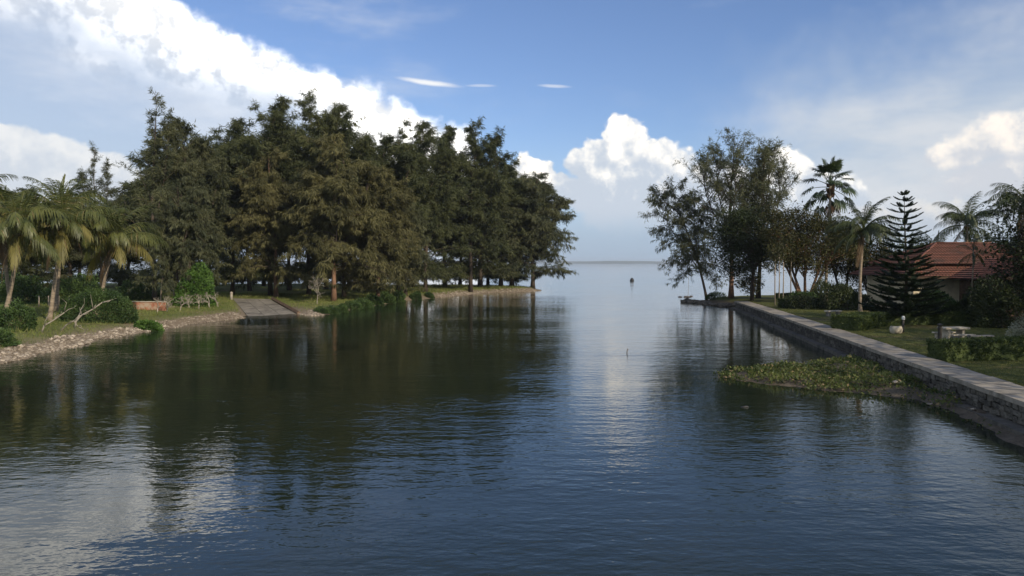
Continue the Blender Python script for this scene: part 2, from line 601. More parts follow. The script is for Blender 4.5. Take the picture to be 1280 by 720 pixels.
M['wall_stone'] = solid_mat('wall_stone', [(0.3, (0.05, 0.047, 0.04)), (0.7, (0.165, 0.155, 0.13))], 3.0, bump=0.6, island=0.35, stain=(0.04, 0.038, 0.032), sscale=1.4)
M['mortar'] = solid_mat('mortar', [(0.3, (0.06, 0.057, 0.05)), (0.7, (0.15, 0.14, 0.12))], 4.0, bump=0.5, stain=(0.035, 0.036, 0.03), sscale=0.8)
M['concrete'] = solid_mat('concrete', [(0.3, (0.21, 0.19, 0.155)), (0.7, (0.37, 0.335, 0.275))], 1.6, 8.0, bump=0.3, island=0.07, stain=(0.15, 0.135, 0.105), sscale=0.9, dist=0.01)
M['concrete_grey'] = solid_mat('concrete_grey', [(0.3, (0.16, 0.15, 0.135)), (0.7, (0.32, 0.3, 0.27))], 2.5, 8.0, bump=0.35, stain=(0.09, 0.085, 0.07), sscale=1.6, dist=0.01)
M['ramp'] = solid_mat('ramp_concrete', [(0.3, (0.14, 0.13, 0.11)), (0.7, (0.29, 0.265, 0.225))], 1.2, 8.0, bump=0.4, island=0.04, stain=(0.085, 0.078, 0.066), sscale=0.5, dist=0.02)
M['kerb'] = solid_mat('kerb_brown', [(0.3, (0.085, 0.055, 0.038)), (0.7, (0.2, 0.135, 0.09))], 3.0, bump=0.5)
M['pale_stone'] = solid_mat('pale_stone', [(0.3, (0.36, 0.32, 0.25)), (0.7, (0.56, 0.5, 0.4))], 5.0, bump=0.3, stain=(0.22, 0.19, 0.14), sscale=3.0, dist=0.01)
M['dark_post'] = solid_mat('dark_post', [(0.3, (0.03, 0.028, 0.026)), (0.7, (0.09, 0.083, 0.075))], 6.0, bump=0.4, dist=0.01)
M['orange_wall'] = solid_mat('orange_wall', [(0.3, (0.28, 0.11, 0.065)), (0.7, (0.42, 0.19, 0.115))], 3.0, bump=0.3, stain=(0.4, 0.32, 0.24), sscale=1.3)
M['wall_cream'] = solid_mat('wall_cream', [(0.3, (0.58, 0.5, 0.34)), (0.7, (0.72, 0.64, 0.46))], 1.5, bump=0.1, stain=(0.48, 0.41, 0.28), sscale=0.6)
M['roof_tile'] = solid_mat('roof_tile', [(0.25, (0.1, 0.042, 0.03)), (0.75, (0.22, 0.09, 0.06))], 1.8, 7.0, bump=0.3, island=0.35, stain=(0.09, 0.055, 0.042), sscale=0.7)
M['tile_edge'] = solid_mat('tile_edge', [(0.25, (0.035, 0.02, 0.016)), (0.75, (0.09, 0.046, 0.034))], 2.5, 5.0, bump=0.3)
M['timber'] = solid_mat('timber', [(0.3, (0.04, 0.026, 0.018)), (0.7, (0.1, 0.065, 0.042))], 4.0, stretch=(0.2, 1, 1), bump=0.3)
M['white_paint'] = solid_mat('white_paint', [(0.3, (0.66, 0.65, 0.61)), (0.7, (0.8, 0.79, 0.75))], 3.0, bump=0.05)
M['steel'] = solid_mat('painted_steel', [(0.3, (0.2, 0.17, 0.14)), (0.7, (0.38, 0.34, 0.28))], 5.0, bump=0.2, rough=0.5)
M['buoy'] = solid_mat('buoy_black', [(0.3, (0.015, 0.015, 0.016)), (0.7, (0.04, 0.04, 0.042))], 4.0, bump=0.2, rough=0.5)
M['forest_far'] = solid_mat('far_forest', [(0.3, (0.03, 0.05, 0.025)), (0.7, (0.07, 0.1, 0.05))], 0.01, bump=0)


def glass_mat():
    m, T, out = new_mat('window_glass')
    p = T.node('ShaderNodeBsdfPrincipled')
    tc = T.node('ShaderNodeTexCoord')
    n = T.noise(tc.outputs['Object'], 1.5, 2.0)
    T.put(p.inputs['Base Color'], T.ramp(n, [(0.3, (0.012, 0.014, 0.016)), (0.7, (0.03, 0.033, 0.035))]))
    p.inputs['Roughness'].default_value = 0.06
    T.l.new(p.outputs[0], out.inputs['Surface'])
    return m


M['glass'] = glass_mat()


def ground_mat(name, grass_a, grass_b, soil, gs=0.22, soil_lo=0.52, soil_hi=0.68, low=None, low_z=(0.3, 0.75)):
    m, T, out = new_mat(name)
    tc = T.node('ShaderNodeTexCoord')
    v = tc.outputs['Object']
    n1 = T.noise(v, gs, 6.0, 0.62)
    n2 = T.noise(v, 2.2, 5.0, 0.65)
    n3 = T.noise(v, 14.0, 3.0, 0.6)
    c = T.mix(T.smooth(T.add(T.mul(n2, 0.6), T.mul(n3, 0.4)), 0.35, 0.65), grass_a, grass_b)
    c = T.mix(T.mul(T.smooth(T.add(n1, T.mul(T.sub(n2, 0.5), 0.35)), soil_lo, soil_hi), 0.85), c, soil)
    if low:
        sp = T.node('ShaderNodeSeparateXYZ')
        T.l.new(v, sp.inputs[0])
        zz = T.add(sp.outputs[2], T.mul(T.sub(n2, 0.5), 0.35))
        c = T.mix(T.smooth(zz, low_z[0], low_z[1]), low, c)
    p = T.node('ShaderNodeBsdfPrincipled')
    T.put(p.inputs['Base Color'], c)
    p.inputs['Roughness'].default_value = 0.95
    p.inputs['Specular IOR Level'].default_value = 0.1
    b = T.node('ShaderNodeBump')
    b.inputs['Strength'].default_value = 0.8
    b.inputs['Distance'].default_value = 0.06
    T.put(b.inputs['Height'], T.add(n3, T.mul(n2, 1.5)))
    T.l.new(b.outputs[0], p.inputs['Normal'])
    T.l.new(p.outputs[0], out.inputs['Surface'])
    return m


M['bank'] = ground_mat('bank_ground', (0.085, 0.11, 0.028), (0.185, 0.205, 0.06), (0.2, 0.16, 0.09), low=(0.2, 0.165, 0.12))
M['lawn'] = ground_mat('lawn_ground', (0.055, 0.068, 0.02), (0.125, 0.135, 0.042), (0.17, 0.135, 0.07), soil_lo=0.5, soil_hi=0.7, low=(0.12, 0.1, 0.075), low_z=(0.25, 0.7))
M['mud'] = ground_mat('mud_ground', (0.075, 0.062, 0.046), (0.15, 0.125, 0.095), (0.1, 0.085, 0.06))


def water_mat():
    m, T, out = new_mat('water')
    tc = T.node('ShaderNodeTexCoord')
    v = tc.outputs['Object']
    sp = T.node('ShaderNodeSeparateXYZ')
    T.l.new(v, sp.inputs[0])
    yy = sp.outputs[1]
    v1 = T.vm('MULTIPLY', v, (0.7, 1.1, 1.0))
    w0 = T.noise(T.vm('MULTIPLY', v, (0.55, 1.0, 1.0)), 0.55, 2.0, 0.5)
    w1 = T.noise(v1, 2.0, 2.5, 0.5)
    w2 = T.noise(T.vm('ADD', v1, (7.3, 2.1, 0)), 5.5, 2.0, 0.5)
    calm = T.noise(T.vm('MULTIPLY', v, (0.5, 1.0, 1.0)), 0.06, 3.0, 0.55)
    amp = T.smooth(calm, 0.36, 0.66, 0.3, 1.2)
    sea = T.smooth(yy, 180.0, 900.0, 1.0, 4.5)
    h = T.add(T.mul(w0, 0.034), T.add(T.mul(w1, 0.022), T.mul(w2, 0.010)))
    h = T.mul(h, T.mul(amp, sea))
    b = T.node('ShaderNodeBump')
    b.inputs['Strength'].default_value = 1.0
    b.inputs['Distance'].default_value = 1.0
    T.put(b.inputs['Height'], h)
    p = T.node('ShaderNodeBsdfPrincipled')
    T.put(p.inputs['Base Color'], T.mix(calm, (0.010, 0.017, 0.010), (0.014, 0.021, 0.012)))
    p.inputs['Roughness'].default_value = 0.03
    p.inputs['IOR'].default_value = 1.333
    T.l.new(b.outputs[0], p.inputs['Normal'])
    T.l.new(p.outputs[0], out.inputs['Surface'])
    return m


M['water'] = water_mat()

# ------------------------------------------------------------------ the setting: water, two banks, ramp, sea wall
mb = MB()
ys = [-60, -10, 0, 20, 60, 140, 400, 1200, 4000, 12000]
xs = [-12000, -3000, -600, -120, -30, 0, 30, 120, 600, 3000, 12000]
vv = [(x, y, 0.0) for y in ys for x in xs]
n = len(xs)
mb.put(vv, [(j * n + i, j * n + i + 1, (j + 1) * n + i + 1, (j + 1) * n + i) for j in range(len(ys) - 1) for i in range(n - 1)])
structure('sea_water', mb.mesh('sea_water', M['water']))

# left spit (shore line, then round the far side)
SHORE_L = [(-75, 8), (-48, 24), (-33, 36), (-28.2, 43.5), (-28.6, 49.5), (-29.7, 57.3), (-29.3, 64), (-28.8, 72.4), (-27.2, 80),
           (-26.6, 82.6), (-23.4, 86.6), (-22.0, 84.6), (-20.8, 83.6), (-19.4, 85.5), (-18.8, 92), (-18.5, 97), (-18.0, 102.5), (-16.8, 110), (-15.2, 118), (-13.6, 121),
           (-11.5, 128), (-9.5, 135), (-6.8, 144.5), (-1.6, 150), (3.4, 153), (5.6, 158.5), (6.2, 164), (3, 171), (-8, 179), (-25, 185), (-60, 190), (-150, 196), (-150, 8)]


def smooth_np(t, a, b):
    t = np.clip((t - a) / (b - a), 0, 1)
    return t * t * (3 - 2 * t)


RAMP_B = np.array([(-26.9, 81.6), (-23.3, 86.4)])      # water end, left / right
RAMP_T = np.array([(-36.0, 103.0), (-30.6, 101.0)])    # land end


def left_z(X, Y):
    sd = poly_sd(X, Y, SHORE_L)
    sd = sd + (vnoise(X * 0.35, Y * 0.35, 3) - 0.5) * 0.9
    z = np.where(sd < 0, sd * 0.35, 0.0) + smooth_np(sd, 0, 2.6) * 0.62 + smooth_np(sd, 2, 16) * 0.4
    z = z + (vnoise(X * 0.12, Y * 0.12, 9) - 0.5) * 0.22 * smooth_np(sd, 2, 8) + (vnoise(X * 0.9, Y * 0.9, 5) - 0.5) * 0.07 * smooth_np(sd, 0, 2)
    # the ramp's cutting
    rs = poly_sd(X, Y, [tuple(RAMP_B[0]), tuple(RAMP_B[1]), tuple(RAMP_T[1]), tuple(RAMP_T[0])])
    cut = smooth_np(rs, -1.6, 0.2)
    ax = (RAMP_T.mean(0) - RAMP_B.mean(0))
    u = ((X - RAMP_B.mean(0)[0]) * ax[0] + (Y - RAMP_B.mean(0)[1]) * ax[1]) / (ax @ ax)
    rz = np.clip(u, -0.15, 1.2) * 1.0 - 0.16
    return z * (1 - cut) + rz * cut


bank = heightfield('grass_bank', (-150, 8), (8, 200), 0.9, left_z, M['bank'], -0.9)


def lz(x, y):
    return float(left_z(np.array([float(x)]), np.array([float(y)]))[0])


# right bank
def wall_x(y):
    return 16.4 + 0.1465 * (y - 24.5)


WL = (1, 0.1465)
SHORE_R = [(wall_x(6) + 0.9, 6), (wall_x(96.5) + 0.9, 96.5), (27.6, 99), (27.6, 104), (26.0, 109), (25.6, 112.5), (28, 117), (34, 121), (48, 124), (80, 128), (150, 131), (150, 6)]
G_R = 1.0


def right_z(X, Y):
    sd = poly_sd(X, Y, SHORE_R)
    near = (Y < 97)
    edge = np.where(near & (X < wall_x(Y) + 6), 0.35, 3.2)
    wob = np.where(edge < 1, 0, (vnoise(X * 0.4, Y * 0.4, 31) - 0.5) * 1.2)
    s = np.clip((sd + wob) / edge, 0, 1)
    s = s * s * (3 - 2 * s)
    z = np.where(sd + wob < 0, (sd + wob) * 0.3, 0) + s * (G_R - 0.05 - 0.18 * smooth_np(Y, 88, 112))
    return z + (vnoise(X * 0.15, Y * 0.15, 12) - 0.5) * 0.12 * smooth_np(sd, 1.2, 4) + (vnoise(X * 1.1, Y * 1.1, 13) - 0.5) * 0.04 * smooth_np(sd, 1.2, 3)


heightfield('lawn', (14, 150), (6, 134), 0.8, right_z, M['lawn'], -0.9)


def rz_(x, y):
    return float(right_z(np.array([float(x)]), np.array([float(y)]))[0])


# low mud shore at the foot of the wall
MUD = [(wall_x(14) + 0.5, 14), (13.9, 16), (14.6, 21), (15.1, 24), (15.6, 27), (16.1, 30), (16.0, 32), (14.4, 33.4), (12.2, 35), (10.4, 37.2), (9.9, 38.8), (11.2, 40.6),
       (13.2, 42), (16, 43.2), (18.4, 44.4), (wall_x(46) + 0.5, 46)]


def mud_z(X, Y):
    sd = poly_sd(X, Y, MUD) + (vnoise(X * 1.3, Y * 1.3, 41) - 0.5) * 0.5
    g = wall_x(Y) - X
    z = np.where(sd < 0, sd * 0.25, 0) + smooth_np(sd, 0, 2.2) * 0.2 + smooth_np(g, 3.0, 0.0) * smooth_np(sd, 0, 1.4) * 0.25
    return z + (vnoise(X * 2.5, Y * 2.5, 43) - 0.5) * 0.08 * smooth_np(sd, 0, 0.8) - 0.02


heightfield('mud_shore', (8, 20.2), (14, 47), 0.25, mud_z, M['mud'], -0.25)

# far low hills across the water
rng = np.random.default_rng(5)
mb = MB()
hx = np.linspace(-9000, 9000, 240)
prof = 3 + 34 * np.clip(vnoise(hx / 1500, hx * 0, 2) - 0.25, 0, 1) + 8 * vnoise(hx / 300, hx * 0, 4)
v = []
for j, (dy, f) in enumerate(((-500, -0.05), (-250, 0.5), (0, 1.0), (500, 0.4), (900, -0.05))):
    for i, x in enumerate(hx):
        v.append((x, 9400 + dy + 200 * math.sin(x / 900), prof[i] * f))
n = len(hx)
mb.put(v, [(j * n + i, j * n + i + 1, (j + 1) * n + i + 1, (j + 1) * n + i) for j in range(4) for i in range(n - 1)])
structure('far_hills', mb.mesh('far_hills', M['forest_far'], True))

# boat ramp of concrete slabs
rng = np.random.default_rng(11)
rampo = link('boat_ramp', None)
rampo['kind'] = 'structure'


def ramp_pt(u, w, dz=0.0):
    b = RAMP_B[0] * (1 - w) + RAMP_B[1] * w
    t = RAMP_T[0] * (1 - w) + RAMP_T[1] * w
    p = b * (1 - u) + t * u
    return (p[0], p[1], u * 1.0 - 0.16 + 0.12 + dz)


for i in range(7):
    for j in range(3):
        u0, u1 = -0.06 + i * 0.152 + 0.0008, -0.06 + (i + 1) * 0.152 - 0.0008
        w0, w1 = j / 3 + 0.004, (j + 1) / 3 - 0.004
        dz = rng.uniform(-0.006, 0.006)
        mb = MB()
        c = [ramp_pt(u0, w0, dz), ramp_pt(u0, w1, dz), ramp_pt(u1, w1, dz), ramp_pt(u1, w0, dz)]
        mb.put([(x, y, z - 0.22) for x, y, z in c] + c, BOXQ)
        link('slab', mb.mesh('slab', M['ramp']), rampo)
kp = []
mb = MB()
tube(mb, [ramp_pt(u, 1.06, 0.1) for u in np.linspace(0.02, 1.0, 9)], 0.22, 4)
kb = link('ramp_kerb', mb.mesh('ramp_kerb', M['kerb']))
tag(kb, 'low brown stone kerb running down the side of the boat ramp', 'kerb')

# sea wall with stones and a slab walkway
wallo = thing('sea_wall', 'dark rough stone retaining wall along the lawn and walkway', 'wall', (0, 0, 0))
rng = np.random.default_rng(21)
wdir = np.array([0.1465, 1.0]) / math.hypot(0.1465, 1.0)
wnor = np.array([wdir[1], -wdir[0]])
WO = np.array([wall_x(10), 10.0])
WLEN = (96.5 - 10) / wdir[1]
WANG = math.atan2(wdir[1], wdir[0])


def wp(s, o, z):
    p = WO + wdir * s + wnor * o
    return (p[0], p[1], z)


mb = MB()
c = [wp(0, 0.06, -0.6), wp(WLEN, 0.06, -0.6), wp(WLEN, 1.0, -0.6), wp(0, 1.0, -0.6)]
mb.put([(x, y, -0.6) for x, y, z in c] + [(x, y, 0.86) for x, y, z in c], BOXQ)
link('core', mb.mesh('core', M['mortar']), wallo)
mb = MB()
seg = 30
for i in range(seg):
    s0, s1 = WLEN * i / seg + 0.02, WLEN * (i + 1) / seg - 0.02
    d = rng.uniform(-0.05, 0.05)
    z = 0.2 + rng.uniform(-0.03, 0.03)
    c = [wp(s0, -0.5 + d, 0), wp(s1, -0.5 + d, 0), wp(s1, 0.05, 0), wp(s0, 0.05, 0)]
    mb.put([(x, y, -0.5) for x, y, _ in c] + [(x, y, z) for x, y, _ in c], BOXQ)
link('footing', mb.mesh('footing', M['mortar']), wallo)
stone_meshes = []
for k in range(8):
    mb = MB()
    v = np.array([(sx * 0.5, sy * 0.5, sz * 0.5) for sz in (-1, 1) for sx, sy in ((-1, -1), (1, -1), (1, 1), (-1, 1))])
    v = v * np.array([0.94, 1, 0.9]) + rng.uniform(-0.07, 0.07, (8, 3))
    fc = v[[0, 1, 4, 5]].mean(0) + np.array([rng.uniform(-.12, .12), -0.18, rng.uniform(-.12, .12)])
    mb.put(np.concatenate([v, [fc]]), [(0, 3, 2, 1), (4, 5, 6, 7), (1, 2, 6, 5), (2, 3, 7, 6), (3, 0, 4, 7)],
           [(0, 1, 8), (1, 5, 8), (5, 4, 8), (4, 0, 8)])
    stone_meshes.append(mb.mesh('stone', M['wall_stone']))
far_mb = MB()
cnt = 0
for row in range(4):
    s = rng.uniform(0, 0.4)
    z = 0.0 + row * 0.222 + 0.105
    while s < WLEN - 0.3:
        ln = rng.uniform(0.28, 0.6)
        k = int(rng.integers(8))
        p = WO + wdir * (s + ln / 2) + wnor * 0.06
        h = 0.215 * rng.uniform(0.8, 1.2)
        zj = rng.uniform(-0.035, 0.035)
        z = row * 0.222 + 0.105 + zj
        yy = p[1]
        if 21 < yy < 43 and cnt < 296 and (row >= 1):
            link('stone', stone_meshes[k], wallo, (p[0], p[1], z), (rng.uniform(-0.1, 0.1), rng.uniform(-0.14, 0.14), WANG), (ln, 0.16 * rng.uniform(0.7, 1.5), h))
            cnt += 1
        else:
            vv = np.array([x.co for x in stone_meshes[k].vertices]) * np.array([ln, 0.16, h])
            ca, sa = math.cos(WANG), math.sin(WANG)
            vv = np.stack([vv[:, 0] * ca - vv[:, 1] * sa, vv[:, 0] * sa + vv[:, 1] * ca, vv[:, 2]], axis=1) + np.array([p[0], p[1], z])
            far_mb.put(vv, [(0, 3, 2, 1), (4, 5, 6, 7), (1, 2, 6, 5), (2, 3, 7, 6), (3, 0, 4, 7)], [(0, 1, 8), (1, 5, 8), (5, 4, 8), (4, 0, 8)])
        s += ln + 0.02
fs = link('stone_courses', far_mb.mesh('stone_courses', M['wall_stone']), wallo)
fs['kind'] = 'stuff'

walko = link('walkway', None)
walko['kind'] = 'structure'
s = 0.0
while s < WLEN - 0.2:
    ln = min(rng.uniform(1.5, 2.1), WLEN - s)
    w = 1.47 + rng.uniform(-0.03, 0.03)
    mb = MB()
    z1 = 1.04 + rng.uniform(-0.008, 0.008) - 0.1 * smooth_np(np.array(s), 60, 90)
    o0 = -0.09 + rng.uniform(-0.015, 0.015)
    c = [wp(s + 0.003, o0, 0), wp(s + ln - 0.003, o0, 0), wp(s + ln - 0.003, w, 0), wp(s + 0.003, w, 0)]
    c = [c[0], c[3], c[2], c[1]]
    mb.put([(x, y, z1 - 0.17) for x, y, _ in c] + [(x, y, z1) for x, y, _ in c], BOXQ)
    link('slab', mb.mesh('slab', M['concrete']), walko)
    s += ln


# ------------------------------------------------------------------ vegetation builders (each returns [(part name, mesh), ...])
def casuarina(seed, H=22.0, R=4.4, cb=0.16, nb=95, tw=12, ndl=28, prof='ovoid', low=12, top=58, sag=0.25, droop=0.55,
              lean=(0.0, 0.0), nl=0.55, nw=0.062, mat='cas_dark', bark='bark', r0=0.22, gap=0.0, forks=0):
    rng = np.random.default_rng(seed)
    tr, lb, cr = MB(), MB(), MB()
    ts = np.linspace(0, 1, 13)
    ph = rng.uniform(0, 6.28, 2)

    def axis(t):
        t = np.asarray(t, dtype=float)
        wob = 0.35 * np.sin(t * 7 + ph[0]) * t
        wob2 = 0.35 * np.sin(t * 6 + ph[1]) * t
        return np.stack([lean[0] * t ** 1.2 + wob, lean[1] * t ** 1.2 + wob2, H * t], axis=-1)
    tube(tr, axis(ts), r0 * (1 - ts * 0.96) * np.where(ts < 0.05, 1.35, 1.0), 8)
    FK = []
    for k in range(forks):
        a = k * 6.283 / forks + rng.uniform(-0.6, 0.6)
        t0 = rng.uniform(0.22, 0.5)
        h1 = rng.uniform(0.72, 0.97)
        ro = R * rng.uniform(0.35, 0.62)
        q = np.linspace(0, 1, 9)
        Pf = axis(t0) * (1 - q)[:, None] + q[:, None] * (axis(h1) + np.array([math.cos(a) * ro, math.sin(a) * ro, 0]))
        Pf[:, :2] += (np.sin(q * math.pi) * ro * 0.35)[:, None] * np.array([math.cos(a), math.sin(a)])
        tube(lb, Pf, r0 * (1 - t0) * 0.5 * (1 - q * 0.93), 6)
        FK.append((Pf, h1))
    N0, N1 = [], []
    hole = rng.uniform(0, 6.28, 3)
    hole_t = rng.uniform(0.3, 0.9, 3)
    for i in range(nb):
        u = ((i + rng.uniform()) / nb) ** 1.15
        t = cb + (0.985 - cb) * u
        az = i * 2.39996 + rng.uniform(-0.5, 0.5)
        if gap and any(abs((az - h + math.pi) % 6.2832 - math.pi) < 0.7 and abs(u - q) < 0.08 for h, q in zip(hole, hole_t)):
            continue
        if prof == 'ovoid':
            env = math.sin(math.pi * (0.16 + 0.8 * u)) ** 0.75
        elif prof == 'cone':
            env = (1 - u) ** 0.85 * min(1.0, 0.55 + u * 3)
        else:
            env = math.sin(math.pi * (0.3 + 0.64 * u)) ** 0.6
        L = R * env * rng.uniform(0.62, 1.22) + 0.5
        uu = min(1.0, u / 0.28)
        if u < 0.1:
            L *= 0.6 + 4.0 * u
        el = R_((low + (top - low) * u) * (0.12 + 0.88 * uu) + rng.uniform(-12, 12))
        b = axis(t)
        if FK and i % (forks + 1):
            Pf, h1 = FK[i % (forks + 1) - 1]
            w = (0.15 + 0.85 * u) * 8
            j = min(int(w), 7)
            b = Pf[j] * (1 - (w - j)) + Pf[j + 1] * (w - j)
            L = max(0.8, L * 0.68)
        s = np.linspace(0, 1, 6)[:, None]
        h = np.array([math.cos(az), math.sin(az), 0.0])
        curl = np.array([-math.sin(az), math.cos(az), 0.0]) * rng.uniform(-0.25, 0.25)
        P = b + L * (s * h * math.cos(el) + s ** 2 * curl + np.array([0, 0, 1.0]) * (s * math.sin(el) - sag * s ** 2 * (1 - u * 0.7)))
        lowest = P[:, 2].min()
        if lowest < 2.4:
            P[:, 2] += s[:, 0] * (2.4 - lowest) + rng.uniform(0, 0.4) * s[:, 0]
        tube(lb, P, np.linspace(0.018 + 0.01 * L, 0.01, 6), 3, False)
        k = max(3, int(tw * (0.45 + 0.75 * L / (R + 0.5))))
        q = 0.12 + 0.88 * rng.uniform(size=k) ** 0.8
        q[-1] = 1.0
        f = q * 5
        i0 = np.minimum(f.astype(int), 4)
        pos = P[i0] * (1 - (f - i0))[:, None] + P[i0 + 1] * (f - i0)[:, None]
        bd = norm(P[i0 + 1] - P[i0])
        td = norm(bd * 0.5 + rng.normal(size=(k, 3)) * 0.6 + np.array([0, 0, 0.15 - 0.25 * droop]))
        tl = np.clip(L * rng.uniform(0.16, 0.36, k), 0.45, 1.5)
        m = int(ndl)
        qq = rng.uniform(0.05, 1.0, (k, m))
        base = pos[:, None, :] + td[:, None, :] * (tl[:, None] * qq)[:, :, None] + rng.normal(size=(k, m, 3)) * 0.07
        dd = td[:, None, :] * 0.5 + rng.normal(size=(k, m, 3)) * 0.5 + np.array([0, 0, -droop])
        N0.append(base.reshape(-1, 3))
        N1.append(dd.reshape(-1, 3))
    base, dd = np.concatenate(N0), np.concatenate(N1)
    blades(cr, base, dd, nl * rng.uniform(0.55, 1.25, len(base)), nw * rng.uniform(0.7, 1.3, len(base)), rng, 0.4)
    return [('trunk', tr.mesh('trunk', M[bark], True)), ('limbs', lb.mesh('limbs', M['bark'], True)), ('crown', cr.mesh('crown', M[mat]))]


def broadleaf(seed, H=11.0, R=4.5, zc=0.62, rz=0.36, stems=1, clusters=85, per=120, leaf=(0.3, 0.16), cl=0.75, mat='broad', bark='bark', r0=0.22, fork=0.28, flat=0.6):
    rng = np.random.default_rng(seed)
    tr, cr = MB(), MB()
    C = []
    amp = rng.normal(size=(5, 3))
    while len(C) < clusters:
        d = norm(rng.normal(size=3))
        lump = 0.82 + 0.22 * math.sin(3 * amp[0] @ d + amp[1][0]) + 0.12 * math.sin(5 * amp[2] @ d)
        r = rng.uniform(0.35, 1.0) ** 0.5 * lump
        p = np.array([d[0] * R * r, d[1] * R * r, H * zc + d[2] * H * rz * r])
        if p[2] > H * 0.22:
            C.append(p)
    C = np.array(C)
    tops = []
    for sI in range(stems):
        a = sI / max(1, stems) * 6.28 + rng.uniform(0, 1)
        o = 0.0 if stems == 1 else 0.25
        sp = 0.25 if stems == 1 else R * 0.42
        p0 = np.array([math.cos(a) * o, math.sin(a) * o, 0])
        p2 = np.array([math.cos(a) * (o + sp), math.sin(a) * (o + sp), H * (fork + 0.3)])
        t = np.linspace(0, 1, 7)[:, None]
        P = p0 * (1 - t) + p2 * t
        P[:, :2] += np.sin(t * 3.0 + a)[:, :] * 0.12 * t
        tube(tr, P, np.linspace(r0 * 1.2, r0 * 0.5, 7), 7)
        tops.append(P)
    for p in C:
        P = tops[int(np.argmin([np.linalg.norm(T_[-1] - p) for T_ in tops]))]
        st = P[rng.integers(3, 7)]
        t = np.linspace(0, 1, 5)[:, None]
        mid = (st + p) / 2 + np.array([0, 0, 0.15 * np.linalg.norm(p - st)])
        Q = st * (1 - t) ** 2 + mid * 2 * t * (1 - t) + p * t ** 2
        tube(tr, Q, np.linspace(r0 * 0.28, 0.015, 5), 4, False)
    base = (C[:, None, :] + rng.normal(size=(clusters, per, 3)) * np.array([cl, cl, cl * flat])).reshape(-1, 3)
    dd = rng.normal(size=base.shape) * np.array([1, 1, 0.5]) + np.array([0, 0, -0.35])
    blades(cr, base, dd, leaf[0] * rng.uniform(0.6, 1.3, len(base)), leaf[1] * rng.uniform(0.7, 1.2, len(base)), rng, 0.5, flat=np.tile([0, 0, 1.6], (len(base), 1)))
    return [('trunk', tr.mesh('trunk', M[bark], True)), ('crown', cr.mesh('crown', M[mat]))]


def bush(seed, rx, ry, rz, n=6000, leaf=(0.16, 0.08), mat='bush', lump=0.22, spiky=0.0, stems=9):
    rng = np.random.default_rng(seed)
    cr, st = MB(), MB()
    A_ = rng.normal(size=(6, 3)) * 2.2
    d = norm(rng.normal(size=(n, 3)))
    d[:, 2] = np.abs(d[:, 2]) * 1.15 - 0.15
    d = norm(d)
    f = 1.0 + lump * (np.sin(d @ A_[0] + 1) + 0.7 * np.sin(d @ A_[1] * 2) + 0.5 * np.sin(d @ A_[2] * 3.2)) * 0.6
    r = (1 - np.abs(rng.normal(size=n)) * 0.16) * f
    base = d * r[:, None] * np.array([rx, ry, rz])
    base[:, 2] = np.maximum(base[:, 2], 0.02) + 0.02
    dd = d * (0.7 + spiky) + rng.normal(size=(n, 3)) * 0.55 + np.array([0, 0, 0.1])
    blades(cr, base, dd, leaf[0] * rng.uniform(0.6, 1.35, n), leaf[1] * rng.uniform(0.7, 1.3, n), rng, 0.5)
    for i in range(stems):
        a, q = rng.uniform(0, 6.28), rng.uniform(0.25, 0.8)
        e = np.array([math.cos(a) * rx * q, math.sin(a) * ry * q, rz * rng.uniform(0.5, 0.85)])
        t = np.linspace(0, 1, 4)[:, None]
        tube(st, np.array([e[0] * 0.15, e[1] * 0.15, 0]) * (1 - t) + e * t, np.linspace(0.035, 0.01, 4), 4, False)
    return [('stem', st.mesh('stem', M['bark'], True)), ('foliage', cr.mesh('foliage', M[mat]))]


def hedge(seed, L, W, H, n=16000, leaf=(0.11, 0.06), mat='hedge'):
    rng = np.random.default_rng(seed)
    co, cr = MB(), MB()
    nx, nz = max(4, int(L / 0.4)), 4
    box(co, -L / 2 + 0.08, L / 2 - 0.08, -W / 2 + 0.08, W / 2 - 0.08, 0.0, H - 0.08)
    ar = np.array([L * H, L * H, W * H, W * H, L * W * 1.3])
    f = rng.choice(5, n, p=ar / ar.sum())
    a, b = rng.uniform(-0.5, 0.5, n), rng.uniform(0, 1, n)
    p = np.zeros((n, 3))
    nm = np.zeros((n, 3))
    for k, (ax, sg) in enumerate(((1, -1), (1, 1), (0, -1), (0, 1))):
        s = f == k
        if ax == 1:
            p[s] = np.stack([a[s] * L, np.full(s.sum(), sg * W / 2), b[s] * H], axis=1)
        else:
            p[s] = np.stack([np.full(s.sum(), sg * L / 2), a[s] * W, b[s] * H], axis=1)
        nm[s, ax] = sg
    s = f == 4
    p[s] = np.stack([a[s] * L, (b[s] - 0.5) * W, np.full(s.sum(), H)], axis=1)
    nm[s, 2] = 1
    w = (vnoise(p[:, 0] * 1.6 + 5 * seed, p[:, 2] * 1.6 + p[:, 1] * 1.6, seed) - 0.5) * 0.14
    p = p + nm * (w - 0.02 - np.abs(rng.normal(size=n)) * 0.05)[:, None]
    p[:, 2] = np.maximum(p[:, 2], 0.02)
    blades(cr, p - nm * 0.03, nm * 0.8 + rng.normal(size=(n, 3)) * 0.6 + np.array([0, 0, 0.25]), leaf[0] * rng.uniform(0.6, 1.4, n), leaf[1] * rng.uniform(0.7, 1.3, n), rng, 0.5)
    return [('inner_growth', co.mesh('inner_growth', M[mat])), ('foliage', cr.mesh('foliage', M[mat]))]


